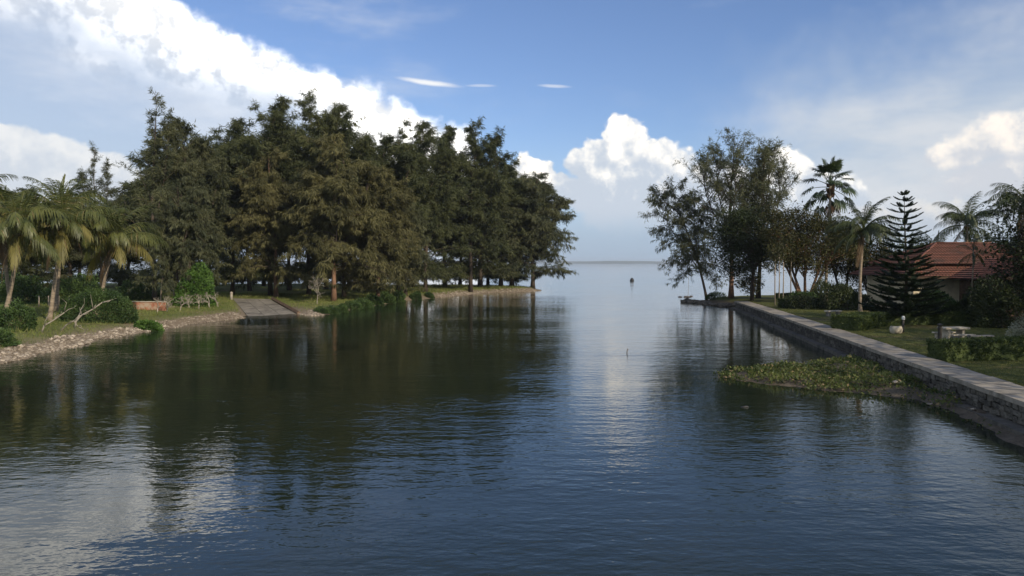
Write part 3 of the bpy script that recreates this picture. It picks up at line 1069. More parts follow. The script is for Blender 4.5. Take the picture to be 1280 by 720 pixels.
def frond_mesh(seed, L=4.3, e0=40, sag=1.0, hang=0.5, mat='coco', ll=0.85, n=46, name='frond'):
    """coconut frond growing along +X from the origin"""
    rng = np.random.default_rng(seed)
    mbf = MB()
    e = R_(e0)
    N = 14
    s = np.linspace(0, 1, N)
    ang = e - sag * s ** 1.35
    st = L / (N - 1)
    P = np.zeros((N, 3))
    side_bend = rng.uniform(-0.2, 0.2)
    for i in range(1, N):
        a = ang[i - 1]
        P[i] = P[i - 1] + st * np.array([math.cos(a), side_bend * s[i], math.sin(a)])
    tube(mbf, P, np.linspace(0.06, 0.012, N), 4, False)
    q = np.linspace(0.16, 0.995, n)
    for sg in (-1, 1):
        f = (q + rng.uniform(-0.006, 0.006, n)).clip(0.1, 0.999) * (N - 1)
        i0 = f.astype(int).clip(0, N - 2)
        fr = (f - i0)[:, None]
        pos = P[i0] * (1 - fr) + P[i0 + 1] * fr
        al = norm(P[i0 + 1] - P[i0])
        up = norm(np.cross(al, np.tile([0, -1.0, 0], (n, 1))) + 1e-6)
        up = np.where(up[:, 2:3] < 0, -up, up)
        side = np.cross(up, al) * sg
        dd = norm(side * (0.95 - 0.35 * q)[:, None] + al * (0.45 + 0.5 * q)[:, None] + np.array([0, 0, -1.0]) * (hang * rng.uniform(0.6, 1.4, n))[:, None] + up * 0.12 + rng.normal(size=(n, 3)) * 0.1)
        ln = ll * np.sin(math.pi * (0.16 + 0.74 * q)) ** 0.7 * rng.uniform(0.82, 1.1, n)
        # two segments so that the leaflets bow down
        sd = norm(np.cross(dd, up))
        w = 0.028
        mid = pos + dd * ln[:, None] * 0.5
        tip = pos + dd * ln[:, None] * 0.97 + np.array([0, 0, -1.0]) * (ln * (0.16 + 0.3 * hang))[:, None]
        v = np.stack([pos - sd * w * 0.4, pos + sd * w * 0.4, mid + sd * w, mid - sd * w, tip], axis=1).reshape(-1, 3)
        b = np.arange(n)[:, None] * 5
        mbf.put(v, b + np.array([[0, 1, 2, 3]]), b + np.array([[3, 2, 4]]))
    return mbf.mesh(name, M[mat])


def palm_trunk(H, lean, r0, r1, seed, mat='palm_bark', rings=True):
    rng = np.random.default_rng(seed)
    mbt = MB()
    N = 26 if rings else 12
    t = np.linspace(0, 1, N)
    P = np.stack([lean[0] * t ** 0.8, lean[1] * t ** 0.8, H * t], axis=1)
    P[:, 0] += 0.1 * np.sin(t * 4 + seed)
    rad = r0 + (r1 - r0) * t + 0.09 * np.exp(-t * 14)
    if rings:
        rad = rad * (1 + 0.05 * (np.arange(N) % 2))
    tube(mbt, P, rad, 9)
    return mbt.mesh('trunk', M[mat], True), P[-1]


FRONDS = {}


def palm(label, loc, H, lean=(0, 0), fl=4.3, n=24, seed=0, tone='coco', old=7, dry=2, r0=0.17, r1=0.12, group=None, nuts=True, name='coconut_palm', ll=1.0):
    rng = np.random.default_rng(seed)
    t = thing(name, label, 'palm tree', loc, 0.0, (1, 1, 1), group)
    me, top = palm_trunk(H, lean, r0, r1, seed)
    link('trunk', me, t)
    key = (tone, round(ll, 2))
    if key not in FRONDS:
        ldry = 'coco_dry'
        FRONDS[key] = {
            'up': [frond_mesh(1, 4.3, 78, 1.25, 0.4, tone, ll), frond_mesh(2, 4.3, 68, 1.6, 0.55, tone, ll)],
            'mid': [frond_mesh(3, 4.3, 54, 1.75, 0.75, tone, ll), frond_mesh(4, 4.3, 40, 1.7, 0.95, tone, ll), frond_mesh(5, 4.3, 25, 1.5, 1.05, tone, ll)],
            'low': [frond_mesh(6, 4.2, 8, 1.25, 1.0, 'coco_old' if tone == 'coco' else tone, ll), frond_mesh(7, 4.1, -12, 1.15, 1.1, 'coco_old' if tone == 'coco' else tone, ll), frond_mesh(9, 4.1, -2, 1.2, 1.0, tone, ll)],
            'dry': [frond_mesh(8, 3.8, -55, 0.55, 0.6, ldry, ll * 0.8)],
            'spear': [frond_mesh(10, 2.9, 86, 0.15, -0.7, tone, ll * 0.5)]}
    F = FRONDS[key]
    kinds = ['spear'] + ['up'] * max(2, n // 5) + ['mid'] * max(3, n - n // 5 - old - dry - 1) + ['low'] * old + ['dry'] * dry
    for i, k in enumerate(kinds):
        me = F[k][int(rng.integers(len(F[k])))]
        sc_ = fl / 4.3 * rng.uniform(0.86, 1.08)
        link('frond', me, t, (top[0], top[1], top[2] - (0.0 if k in ('up', 'spear') else 0.12) + rng.uniform(-0.06, 0.06)),
             (rng.uniform(-0.12, 0.12), rng.uniform(-0.12, 0.12), i * 2.39996 + rng.uniform(-0.3, 0.3)), (sc_, sc_, sc_))
    if nuts:
        for i in range(6):
            a = rng.uniform(0, 6.28)
            mbn = MB()
            prof = [(0.0, -0.15), (0.08, -0.12), (0.125, -0.02), (0.1, 0.09), (0.0, 0.14)]
            lathe(mbn, prof, 8)
            link('coconut', mbn.mesh('coconut', M['coconut'], True), t, (top[0] + 0.3 * math.cos(a), top[1] + 0.3 * math.sin(a), top[2] - 0.35 - rng.uniform(0, 0.2)))
    return t


def put_tree(name, label, cat, parts, loc, rz=0.0, s=(1, 1, 1), group=None):
    t = thing(name, label, cat, loc, rz, s, group)
    for nm, me in parts:
        link(nm, me, t)
    return t


# ------------------------------------------------------------------ casuarinas on the left spit
CV = {
    'wispy': casuarina(1, 24, 4.2, 0.10, 105, 9, 20, 'cone', 45, 74, 0.06, 0.2, nl=0.5, nw=0.058, mat='cas_grey', forks=2),
    'dark1': casuarina(2, 22, 4.6, 0.07, 190, 13, 35, 'ovoid', 46, 74, 0.3, 0.75, mat='cas_dark', gap=1, forks=3),
    'dark2': casuarina(3, 22, 4.6, 0.06, 190, 13, 35, 'full', 48, 72, 0.35, 0.8, mat='cas_dark', gap=1, forks=4),
    'dark3': casuarina(4, 22, 4.8, 0.07, 190, 13, 35, 'full', 46, 74, 0.3, 0.75, lean=(1.0, 0.3), mat='cas_dark', gap=1, forks=4),
    'olive1': casuarina(5, 18, 4.6, 0.10, 190, 13, 37, 'full', 52, 74, 0.75, 1.05, mat='cas_olive', bark='bark_red', forks=4),
    'olive2': casuarina(6, 18, 4.6, 0.07, 190, 13, 37, 'full', 50, 72, 0.75, 1.05, mat='cas_olive', bark='bark_red', forks=4),
    'grey1': casuarina(7, 20, 4.8, 0.07, 190, 13, 35, 'full', 46, 72, 0.65, 0.95, mat='cas_grey', gap=1, forks=4),
    'weep': casuarina(8, 16, 4.6, 0.07, 170, 13, 36, 'full', 48, 66, 0.9, 1.1, mat='cas_grey', forks=4),
    'back': casuarina(9, 22, 4.6, 0.02, 160, 12, 26, 'full', 25, 66, 0.3, 0.7, mat='cas_dark', nl=0.75, nw=0.08, forks=3),
}
CH = {'wispy': 24, 'dark1': 22, 'dark2': 22, 'dark3': 22, 'olive1': 18, 'olive2': 18, 'grey1': 20, 'weep': 16, 'back': 22}
CR_ = {'wispy': 4.2, 'dark1': 4.6, 'dark2': 4.4, 'dark3': 4.8, 'olive1': 4.6, 'olive2': 4.6, 'grey1': 4.6, 'weep': 4.6, 'back': 4.6}


def cas(px, d, ytop, rpx, var, label, group=None, rz=None, lean=0.0):
    x = (px - 640) / 1000 * d
    z = lz(x, d) - 0.05
    H = CAM_H + (329 - ytop) * d / 1000 - z
    sh = H / CH[var]
    sr = rpx * 1.22 * d / 1000 / CR_[var]
    t = put_tree('casuarina_tree', label, 'tree', CV[var], (x, d, z), (px * 0.37) % 6.28 if rz is None else rz, (sr, sr, sh), group)
    r = random.Random(px * 7 + d)
    t.rotation_euler[0] = r.uniform(-0.045, 0.045)
    t.rotation_euler[1] = r.uniform(-0.05, 0.05) + lean
    return t


GB = 'casuarinas standing at the back of the spit'
LB = 'slim dark casuarina at the back of the spit with the sea behind its trunk'
cas(193, 93, 112, 46, 'wispy', 'tallest wispy pointed casuarina rising above the coconut palms')
cas(128, 112, 180, 30, 'wispy', 'thin see-through casuarina behind the two leaning coconut palms')
cas(238, 99, 163, 46, 'grey1', 'grey green casuarina right beside the tall pointed one')
cas(222, 88, 232, 36, 'weep', 'shorter casuarina with hanging branches over the leaning lamp post')
cas(290, 112, 156, 44, 'dark1', 'dark broad casuarina behind the head of the boat ramp')
cas(338, 110, 144, 44, 'dark2', 'dark casuarina behind the olive one beside the ramp kerb')
cas(386, 114, 134, 48, 'dark3', 'tallest dark casuarina in the middle of the spit')
cas(430, 112, 138, 44, 'dark1', 'dark casuarina behind the reddish bare trunk')
cas(345, 106, 196, 44, 'olive2', 'olive casuarina beside the kerb of the boat ramp')
cas(417, 101, 176, 56, 'olive1', 'large olive casuarina with a bare reddish trunk near the bank')
cas(472, 107, 216, 46, 'olive2', 'lower olive brown casuarina close to the leaning trunk')
cas(498, 126, 162, 42, 'dark2', 'dark casuarina behind the trunk that leans over the water')
cas(532, 131, 157, 44, 'dark1', 'high rounded casuarina between leaning trunk and the thick pale trunk')
cas(507, 121, 250, 34, 'weep', 'low casuarina whose pale trunk leans out over the bank')
cas(588, 146, 166, 44, 'dark3', 'tall open topped casuarina near the thick pale trunk')
cas(626, 163, 198, 40, 'dark2', 'dark casuarina just behind the thick pale trunk')
cas(600, 158, 232, 50, 'grey1', 'casuarina with a thick pale trunk at the gravel edge')
cas(640, 165, 222, 46, 'dark3', 'dark casuarina close to the tip of the spit')
cas(666, 161, 224, 44, 'weep', 'last casuarina at the tip of the spit, overhanging the channel')
cas(30, 106, 238, 52, 'dark1', 'dark casuarina behind the palm at the water edge', rz=1.0)
cas(-20, 98, 228, 56, 'dark2', 'dark broad casuarina filling the gap behind the outermost palms')
cas(90, 118, 262, 50, 'grey1', 'low grey green casuarina behind the big round bush')
cas(160, 125, 250, 44, 'dark2', 'dark low casuarina behind the pair of coconut palms')
for px, d, yt, r, v in ((205, 132, 190, 44, 'back'), (262, 136, 176, 44, 'back'), (312, 130, 168, 42, 'back'), (362, 134, 160, 42, 'back'),
                        (408, 140, 158, 42, 'back'), (455, 136, 178, 44, 'back'), (478, 150, 200, 40, 'back'), (515, 148, 186, 40, 'back'),
                        (556, 152, 186, 42, 'back'), (575, 172, 215, 36, 'back'), (610, 173, 225, 34, 'back'), (640, 171, 245, 30, 'back'),
                        (100, 150, 255, 40, 'back'), (40, 140, 255, 44, 'back'), (330, 160, 210, 40, 'back'), (270, 165, 230, 40, 'back'), (430, 168, 215, 38, 'back'), (150, 158, 245, 38, 'back')):
    cas(px, d, yt, r, v, LB, GB)

# ------------------------------------------------------------------ coconut palms on the left bank
def P(px, d, z=None):
    x = (px - 640) / 1000 * d
    return (x, d, (lz(x, d) - 0.05) if z is None else z)


palm('coconut palm with a pale trunk leaning over the fallen branches', P(60, 65.5), 8.0, (1.15, 0.3), 5.0, 34, 3, old=8, dry=1)
palm('coconut palm with an upright trunk close behind the leaning pale one', P(70, 76), 9.4, (0.5, 0.0), 5.0, 30, 5, old=6, dry=1)
palm('coconut palm with a slanting trunk rising out of the round bush', P(114, 70), 6.9, (2.0, 0.4), 4.8, 34, 8, old=7, dry=1)
palm('coconut palm at the outer end of the palm bank, its low fronds yellow', P(2, 63), 7.2, (1.4, 0.0), 4.9, 34, 12, old=8, dry=1)
palm('coconut palm with a thin dark trunk beside the small shrub', P(14, 70), 8.2, (-0.6, 0.0), 4.5, 24, 15, old=6, dry=2)
palm('coconut palm at the outer end of the palm bank, taller than its neighbour', P(-28, 66), 9.6, (-0.4, 0.0), 4.6, 26, 17, old=8, dry=2)

# ------------------------------------------------------------------ trees on the right bank
def Q(px, d, z=None):
    x = (px - 640) / 1000 * d
    return (x, d, (rz_(x, d) - 0.04) if z is None else z)


p = casuarina(31, 16.0, 5.6, 0.22, 125, 12, 20, 'full', 25, 60, 0.8, 0.75, lean=(-5.0, 0.5), mat='cas_grey', bark='bark', r0=0.2, nw=0.066, forks=2)
put_tree('casuarina_tree', 'casuarina leaning out from the rocky point over the channel', 'tree', p, Q(884, 113.5))
p = casuarina(32, 21.6, 6.4, 0.2, 150, 11, 18, 'ovoid', 44, 72, 0.15, 0.3, mat='cas_grey', bark='bark_red', r0=0.34, nw=0.066, forks=4)
put_tree('casuarina_tree', 'tall upright feathery casuarina on the tip of the lawn', 'tree', p, Q(914, 109))
p = casuarina(33, 20.2, 5.6, 0.2, 140, 11, 18, 'ovoid', 46, 74, 0.12, 0.25, lean=(1.4, 0), mat='cas_grey', bark='bark', r0=0.3, nw=0.066, forks=4)
put_tree('casuarina_tree', 'feathery casuarina behind the dark leafy tree, slightly shorter than its neighbour', 'tree', p, Q(948, 108))

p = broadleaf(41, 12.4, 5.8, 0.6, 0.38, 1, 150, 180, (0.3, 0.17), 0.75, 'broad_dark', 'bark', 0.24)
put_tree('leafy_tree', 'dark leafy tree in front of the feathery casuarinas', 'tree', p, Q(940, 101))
p = broadleaf(42, 11.4, 6.0, 0.64, 0.36, 5, 150, 190, (0.3, 0.16), 0.75, 'broad', 'bark_red', 0.17, 0.2)
put_tree('leafy_tree', 'leafy tree with five spreading reddish stems beside the fan palm', 'tree', p, Q(1007, 92))
p = broadleaf(43, 9.8, 4.0, 0.62, 0.36, 2, 85, 180, (0.3, 0.16), 0.7, 'broad', 'bark', 0.16)
put_tree('leafy_tree', 'low leafy tree between the fan palm and the coconut palm', 'tree', p, Q(1056, 99))
p = broadleaf(44, 4.2, 1.7, 0.55, 0.42, 1, 26, 60, (0.34, 0.2), 0.4, 'broad', 'bark', 0.09)
put_tree('leafy_tree', 'little tree with layered leaves standing on the point', 'tree', p, Q(938, 105))
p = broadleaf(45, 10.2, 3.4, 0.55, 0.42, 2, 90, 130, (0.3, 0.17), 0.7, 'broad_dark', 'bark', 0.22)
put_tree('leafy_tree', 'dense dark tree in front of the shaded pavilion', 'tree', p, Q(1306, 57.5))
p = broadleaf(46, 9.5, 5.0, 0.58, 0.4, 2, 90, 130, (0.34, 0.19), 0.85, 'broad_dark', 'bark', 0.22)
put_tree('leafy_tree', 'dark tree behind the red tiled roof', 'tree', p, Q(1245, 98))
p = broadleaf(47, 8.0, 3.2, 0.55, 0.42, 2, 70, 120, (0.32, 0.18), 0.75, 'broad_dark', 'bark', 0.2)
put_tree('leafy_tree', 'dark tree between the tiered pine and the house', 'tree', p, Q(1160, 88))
p = broadleaf(48, 8.2, 3.6, 0.55, 0.42, 3, 80, 170, (0.3, 0.16), 0.75, 'broad', 'bark', 0.14)
put_tree('leafy_tree', 'brownish leafy tree behind the coconut palm with the pale trunk', 'tree', p, Q(1092, 96))

palm('coconut palm with a straight pale trunk beside the tiered pine', Q(1076, 71), 7.5, (0.1, 0), 3.7, 42, 22, 'coco_dark', 8, 2, 0.14, 0.11, ll=0.75)
palm('coconut palm standing behind the red tiled roof', Q(1206, 97), 9.4, (0.2, 0), 4.6, 28, 25, 'coco_dark', 5, 1)
palm('coconut palm above the dense dark tree by the house', Q(1272, 86), 10.9, (0.6, 0), 4.6, 28, 29, 'coco_dark', 6, 1)
palm('coconut palm with drooping dark fronds between tiered pine and roof', Q(1178, 94), 5.6, (-0.6, 0), 4.2, 20, 33, 'coco_dark', 6, 1)
palm('slender young palm with a white stem in front of the red roof', Q(1214, 60.5), 5.6, (0.05, 0), 1.75, 9, 36, 'coco_dark', 3, 1, 0.055, 0.05, nuts=False, name='slender_palm', ll=0.75)

# fan palm
def fan_leaf(seed, pet, rad, e0, droop, mat):
    rng = np.random.default_rng(seed)
    m = MB()
    e = R_(e0)
    t = np.linspace(0, 1, 6)
    P_ = np.stack([pet * t * math.cos(e), 0 * t, pet * (t * math.sin(e) - 0.18 * t ** 2)], axis=1)
    tube(m, P_, np.linspace(0.045, 0.025, 6), 4, False)
    c = P_[-1]
    ax = norm(P_[-1] - P_[-2])
    ax = norm(ax + np.array([0, 0, -0.35]))
    sd = np.array([0, 1.0, 0])
    up = np.cross(ax, sd)
    n = 28
    a = np.linspace(-2.2, 2.2, n)
    for i, t_ in enumerate(a):
        r = rad * (0.72 + 0.28 * math.cos(t_ * 0.7)) * rng.uniform(0.88, 1.08)
        d = ax * math.cos(t_) + sd * math.sin(t_) + up * (0.08 * ((i % 2) * 2 - 1))
        d = norm(d)
        s = norm(np.cross(d, up))
        w = rad * 0.07
        mid = c + d * r * 0.62 + np.array([0, 0, -1]) * droop * r * 0.1
        tip = c + d * r * 0.95 + np.array([0, 0, -1]) * droop * r * 0.55
        m.put([c, mid - s * w, tip, mid + s * w], [(0, 1, 2, 3)])
    return m.mesh('fan_leaf', M[mat])


fp = thing('fan_palm', 'tall fan palm with a thin pale trunk above the leafy trees', 'palm tree', Q(1033, 93))
me, top = palm_trunk(13.6, (0.25, 0), 0.17, 0.13, 4, 'bark_pale')
link('trunk', me, fp)
rng = np.random.default_rng(51)
FE = [84, 78, 72, 64, 56, 48, 40, 30, 20, 8, -6, -20, -34, -48]
FL = [fan_leaf(i, 2.35 if e > -30 else 2.0, 1.3, e, 0.25 + 0.5 * (82 - e) / 130, 'fan') for i, e in enumerate(FE)] + [fan_leaf(30, 1.7, 1.0, -66, 1.0, 'fan_dry')]
for i in range(28):
    k = min(i * 14 // 26, 13) if i < 26 else 14
    e = FE[k] if k < 14 else -66
    s = rng.uniform(0.88, 1.12)
    link('fan_leaf', FL[k], fp, (top[0], top[1], top[2] + 0.25 - 0.9 * (82 - e) / 150),
         (rng.uniform(-0.18, 0.18), rng.uniform(-0.15, 0.15), i * 2.39996 + rng.uniform(-0.35, 0.35)), (s, s, s))
m = MB()
for i in range(60):
    a, z = rng.uniform(0, 6.28), rng.uniform(-1.5, 0.1)
    b = np.array([math.cos(a) * 0.12, math.sin(a) * 0.12, z])
    m.put([b, b + np.array([math.cos(a + .2) * 0.3, math.sin(a + .2) * 0.3, 0.1]), b + np.array([math.cos(a) * 0.38, math.sin(a) * 0.38, 0.45]), b + np.array([0, 0, 0.3])], [(0, 1, 2, 3)])
link('leaf_bases', m.mesh('leaf_bases', M['fan_dry']), fp, tuple(top))

# tiered pine
def pine_branch(seed, L=3.0):
    rng = np.random.default_rng(seed)
    m = MB()
    t = np.linspace(0, 1, 8)
    P_ = np.stack([L * t, 0.06 * np.sin(t * 4 + seed), L * (0.03 * t - 0.05 * np.sin(t * 3.1) + 0.09 * t ** 2.4)], axis=1)
    tube(m, P_, np.linspace(0.045, 0.012, 8), 4, False)
    n = 420
    q = rng.uniform(0.08, 1.0, n)
    f = q * 7
    i0 = f.astype(int).clip(0, 6)
    pos = P_[i0] * (1 - (f - i0))[:, None] + P_[i0 + 1] * (f - i0)[:, None]
    al = norm(P_[i0 + 1] - P_[i0])
    sg = rng.choice([-1, 1], n)[:, None]
    dd = np.array([0, 1.0, 0]) * sg * 0.8 + al * 0.85 + np.array([0, 0, 0.28]) + rng.normal(size=(n, 3)) * 0.22
    blades(m, pos, dd, (0.16 + 0.3 * np.sin(np.pi * (0.15 + 0.75 * q))) * rng.uniform(0.7, 1.2, n), 0.075, rng, 0.5, flat=np.tile([0, 0, 1.0], (n, 1)))
    return m.mesh('branch', M['pine'])


PB = [pine_branch(s) for s in (1, 2, 3)]
pt = thing('tiered_pine', 'tiered pine with upturned whorled branches behind the trimmed hedge', 'tree', Q(1131, 60))
PH = 10.0
m = MB()
t = np.linspace(0, 1, 14)
tube(m, np.stack([0.12 * np.sin(t * 5), 0 * t, PH * t], axis=1), 0.15 * (1 - t * 0.93), 7)
link('trunk', m.mesh('trunk', M['bark'], True), pt)
z, i = 0.75, 0
while z < PH - 0.1:
    u = z / PH
    L = 1.15 * (1 - math.exp(-(1 - u) * 9)) + 2.0 * (1 - u) ** 1.6 + 0.2
    nb = 7 if u < 0.5 else 6
    ph = rng.uniform(0, 6.28)
    for k in range(nb):
        s = L / 3.0 * rng.uniform(0.85, 1.1)
        link('branch', PB[(i + k) % 3], pt, (0.12 * math.sin(u * 5), 0, z + rng.uniform(-0.06, 0.06)),
             (rng.uniform(-0.08, 0.08), -0.03 - 0.2 * max(0.0, u - 0.3) + rng.uniform(-0.05, 0.05), ph + k * 6.283 / nb + rng.uniform(-0.12, 0.12)), (s, max(s, 0.42), max(s, 0.4)))
    i += 1
    z += 0.34 + 0.1 * u + rng.uniform(-0.03, 0.05) + (0.04 if u > 0.45 else 0)

# shade trees beyond the right edge of the picture; they stand over the lawn
p1 = broadleaf(61, 11.0, 5.2, 0.62, 0.36, 2, 80, 50, (0.36, 0.2), 0.95, 'broad_dark', 'bark', 0.28)
for (x, y, s, lab) in ((37, 29, 1.35, 'tall shade tree beyond the near end of the hedge'), (40.5, 41, 1.3, 'tall shade tree beside the lawn, behind the silvery shrub'),
                       (34, 17.5, 1.3, 'tall shade tree standing closest to the near end of the walkway'), (45.5, 52, 1.3, 'tall shade tree by the lawn in front of the house'),
                       (49, 34, 1.45, 'tallest shade tree on the inner lawn'), (62, 50, 1.2, 'broad shade tree at the side of the tiled house')):
    put_tree('shade_tree', lab, 'tree', p1, (x, y, rz_(x, y) - 0.04), x, (s, s, s))


# ------------------------------------------------------------------ bushes and hedges
def place_bush(name, label, cat, parts, loc, rz=0.0, s=1.0, group=None):
    return put_tree(name, label, cat, parts, loc, rz, (s, s, s), group)


place_bush('round_bush', 'big dense round bush under the slanting coconut palm', 'bush', bush(71, 2.9, 1.7, 2.35, 14000, (0.17, 0.085), 'bush', 0.16), P(121, 66))
place_bush('shrub', 'dark shrub on the grass beside the outermost coconut palm', 'bush', bush(72, 1.5, 1.1, 1.75, 5000, (0.17, 0.09), 'bush', 0.3), P(18, 57))
place_bush('shrub', 'low leafy shrub at the end of the rubble strip', 'bush', bush(73, 0.9, 0.8, 0.9, 2600, (0.14, 0.07), 'bush', 0.3), P(-2, 48))
place_bush('shrub', 'small green shrub growing out of the rubble at the waterline', 'bush', bush(74, 0.95, 0.6, 0.8, 1900, (0.2, 0.11), 'bright', 0.35), P(184, 65.2))
place_bush('shrub', 'bright green broad shrub behind the bare candelabra shrubs', 'bush', bush(75, 2.2, 1.6, 3.6, 9000, (0.26, 0.14), 'bright', 0.3), P(243, 87))
place_bush('shrub', 'dark undergrowth bush behind the leaning coconut palms', 'bush', bush(76, 3.2, 2.0, 3.0, 8000, (0.24, 0.12), 'bush', 0.3), P(95, 88))
place_bush('shrub', 'dark undergrowth bush at the back of the palm bank', 'bush', bush(77, 4.0, 2.2, 3.0, 9000, (0.24, 0.12), 'bush', 0.3), P(20, 90))
place_bush('shrub', 'dark undergrowth beside the lamp post pole', 'bush', bush(78, 2.4, 1.8, 2.2, 5000, (0.24, 0.12), 'bush', 0.3), P(175, 96))
GU = 'undergrowth along the waterline of the spit'
LU = 'leafy undergrowth hanging over the water edge under the casuarinas'
ub = bush(79, 1.6, 1.1, 1.15, 4000, (0.2, 0.1), 'bush', 0.35)
for px, d, s in ((402, 86, 0.5), (414, 87, 0.6), (426, 89.5, 0.65), (440, 95, 0.7), (452, 99, 0.8), (466, 105, 0.9), (480, 109.5, 1.0), (494, 114, 1.05), (520, 121, 0.8), (536, 126, 0.6)):
    place_bush('undergrowth', LU, 'bush', ub, P(px, d), px, s, GU)

GH = rz_(24, 36)
h = hedge(81, 11.0, 1.25, 1.05, 17000, (0.1, 0.055))
hd = put_tree('hedge', 'near trimmed hedge beside the dark stool and bench', 'hedge', h, (25.2, 38.6, rz_(25.2, 38.6) - 0.03), math.atan2(2.2, 9.5))
h = hedge(82, 9.0, 1.3, 0.95, 12000, (0.12, 0.065))
put_tree('hedge', 'long low hedge in front of the house, its top lit', 'hedge', h, (31.2, 59.5, rz_(31, 59) - 0.03), 0.08)
h = hedge(83, 5.6, 2.0, 1.0, 9000, (0.12, 0.065), 'hedge')
put_tree('hedge', 'dark block of hedge beside the walkway in front of the pine', 'hedge', h, (24.4, 56.0, rz_(24.4, 56) - 0.03), 0.85)
h = hedge(84, 2.2, 1.4, 0.95, 4000, (0.14, 0.075), 'hedge')
put_tree('hedge', 'small clipped dark bush beside the thin pale poles', 'hedge', h, (28.6, 82, rz_(28.6, 82) - 0.03), 0.4)
h = hedge(85, 9.0, 0.8, 0.8, 6000, (0.14, 0.075), 'hedge')
put_tree('hedge', 'low hedge across the lawn behind the five stemmed tree', 'hedge', h, (38.5, 103.5, rz_(38, 103) - 0.03), 0.1)
place_bush('shrub', 'silvery leaved shrub at the side of the lawn', 'bush', bush(86, 1.9, 1.6, 2.0, 6500, (0.13, 0.06), 'silver', 0.35, 0.6), (30.6, 46, rz_(30, 46)))
place_bush('shrub', 'spiky dark shrub at the foot of the fan palm', 'bush', bush(87, 2.0, 1.5, 1.9, 1800, (0.9, 0.07), 'broad_dark', 0.2, 1.4), Q(1037, 85))
place_bush('shrub', 'dark rounded shrub beside the spiky one', 'bush', bush(88, 2.4, 1.6, 1.5, 5000, (0.2, 0.1), 'broad_dark', 0.3), Q(1012, 80))
place_bush('shrub', 'flowering low shrub at the foot of the five stemmed tree', 'bush', bush(89, 1.5, 1.2, 1.5, 3000, (0.2, 0.11), 'bush', 0.35), Q(1004, 84))
place_bush('shrub', 'large dark shrub under the eaves of the house', 'bush', bush(90, 2.6, 1.5, 2.3, 7000, (0.22, 0.11), 'broad_dark', 0.3), Q(1215, 61.3))
place_bush('shrub', 'green shrub against the cream wall of the house', 'bush', bush(91, 2.0, 1.4, 2.7, 5000, (0.22, 0.11), 'bush', 0.35), Q(1172, 67))
place_bush('shrub', 'dark shrub behind the silvery one', 'bush', bush(92, 2.8, 2.0, 3.2, 7000, (0.22, 0.11), 'broad_dark', 0.3), Q(1262, 57))
place_bush('shrub', 'dark shrub behind the coconut palm with the pale trunk', 'bush', bush(93, 2.6, 1.6, 2.3, 5000, (0.22, 0.11), 'broad_dark', 0.3), Q(1062, 78))
place_bush('shrub', 'low scrubby shrub beside the leaning casuarina on the point', 'bush', bush(94, 1.3, 0.9, 0.9, 1600, (0.22, 0.08), 'bush', 0.4, 0.5), Q(893, 111))

# ------------------------------------------------------------------ bare shrubs and fallen branches on the palm bank
def bare_tree(seed, H=1.5, levels=4, spread=0.7, r=0.05, mat='bare', first=0.45, k=3):
    rng = np.random.default_rng(seed)
    m, tw = MB(), MB()

    def grow(p, d, L, r, lv, buf):
        n = 4
        t = np.linspace(0, 1, n)[:, None]
        e = p + d * L
        mid = (p + e) / 2 + rng.normal(size=3) * 0.08 * L
        Q_ = p * (1 - t) ** 2 + 2 * mid * t * (1 - t) + e * t ** 2
        tube(buf, Q_, np.linspace(r, r * 0.72, n), 5)
        if lv > 0:
            for i in range(k if lv < levels else k + 1):
                dd = norm(d * 0.75 + rng.normal(size=3) * spread + np.array([0, 0, 0.25]))
                grow(e, dd, L * rng.uniform(0.55, 0.85), r * 0.68, lv - 1, tw)
    grow(np.zeros(3), np.array([rng.uniform(-.2, .2), rng.uniform(-.2, .2), 1.0]), H * first, r, levels, m)
    return [('stem', m.mesh('stem', M[mat], True)), ('branches', tw.mesh('branches', M[mat], True))]


GP = 'bare candelabra shrubs above the boat ramp'
LP = 'pale leafless shrub with forking branches on the grass above the boat ramp'
bs = [bare_tree(s, 1.9, 6, 0.6, 0.045, first=0.22, k=2) for s in (1, 2, 3)]
for i, (px, d, s) in enumerate(((196, 77, 0.95), (208, 78.5, 1.05), (224, 79.5, 1.1), (248, 83, 1.0), (262, 85, 1.15), (272, 87, 1.15), (236, 84, 0.9))):
    put_tree('bare_shrub', LP, 'shrub', bs[i % 3], P(px, d), i * 1.3, (s * 1.6, s * 1.6, s * 1.3), GP)
put_tree('bare_tree', 'small leafless pale tree beside the olive casuarina', 'tree', bare_tree(7, 2.4, 4, 0.7, 0.06, first=0.5), P(396, 95))


def fallen(seed, pts, r, label):
    rng = np.random.default_rng(seed)
    m, tw = MB(), MB()
    pts = np.array(pts, dtype=float)
    tube(m, pts, np.linspace(r, r * 0.45, len(pts)), 6)
    for i in range(1, len(pts)):
        for k in range(2):
            d = norm((pts[i] - pts[i - 1]) + rng.normal(size=3) * 0.6 + np.array([0, 0, 0.3]))
            L = rng.uniform(0.4, 0.9)
            e = pts[i] + d * L
            tube(tw, [pts[i], (pts[i] + e) / 2 + rng.normal(size=3) * 0.05, e], [r * 0.45, r * 0.3, r * 0.12], 5)
            d2 = norm(d + rng.normal(size=3) * 0.7)
            tube(tw, [e, e + d2 * L * 0.5], [r * 0.2, r * 0.08], 4)
    return m, tw


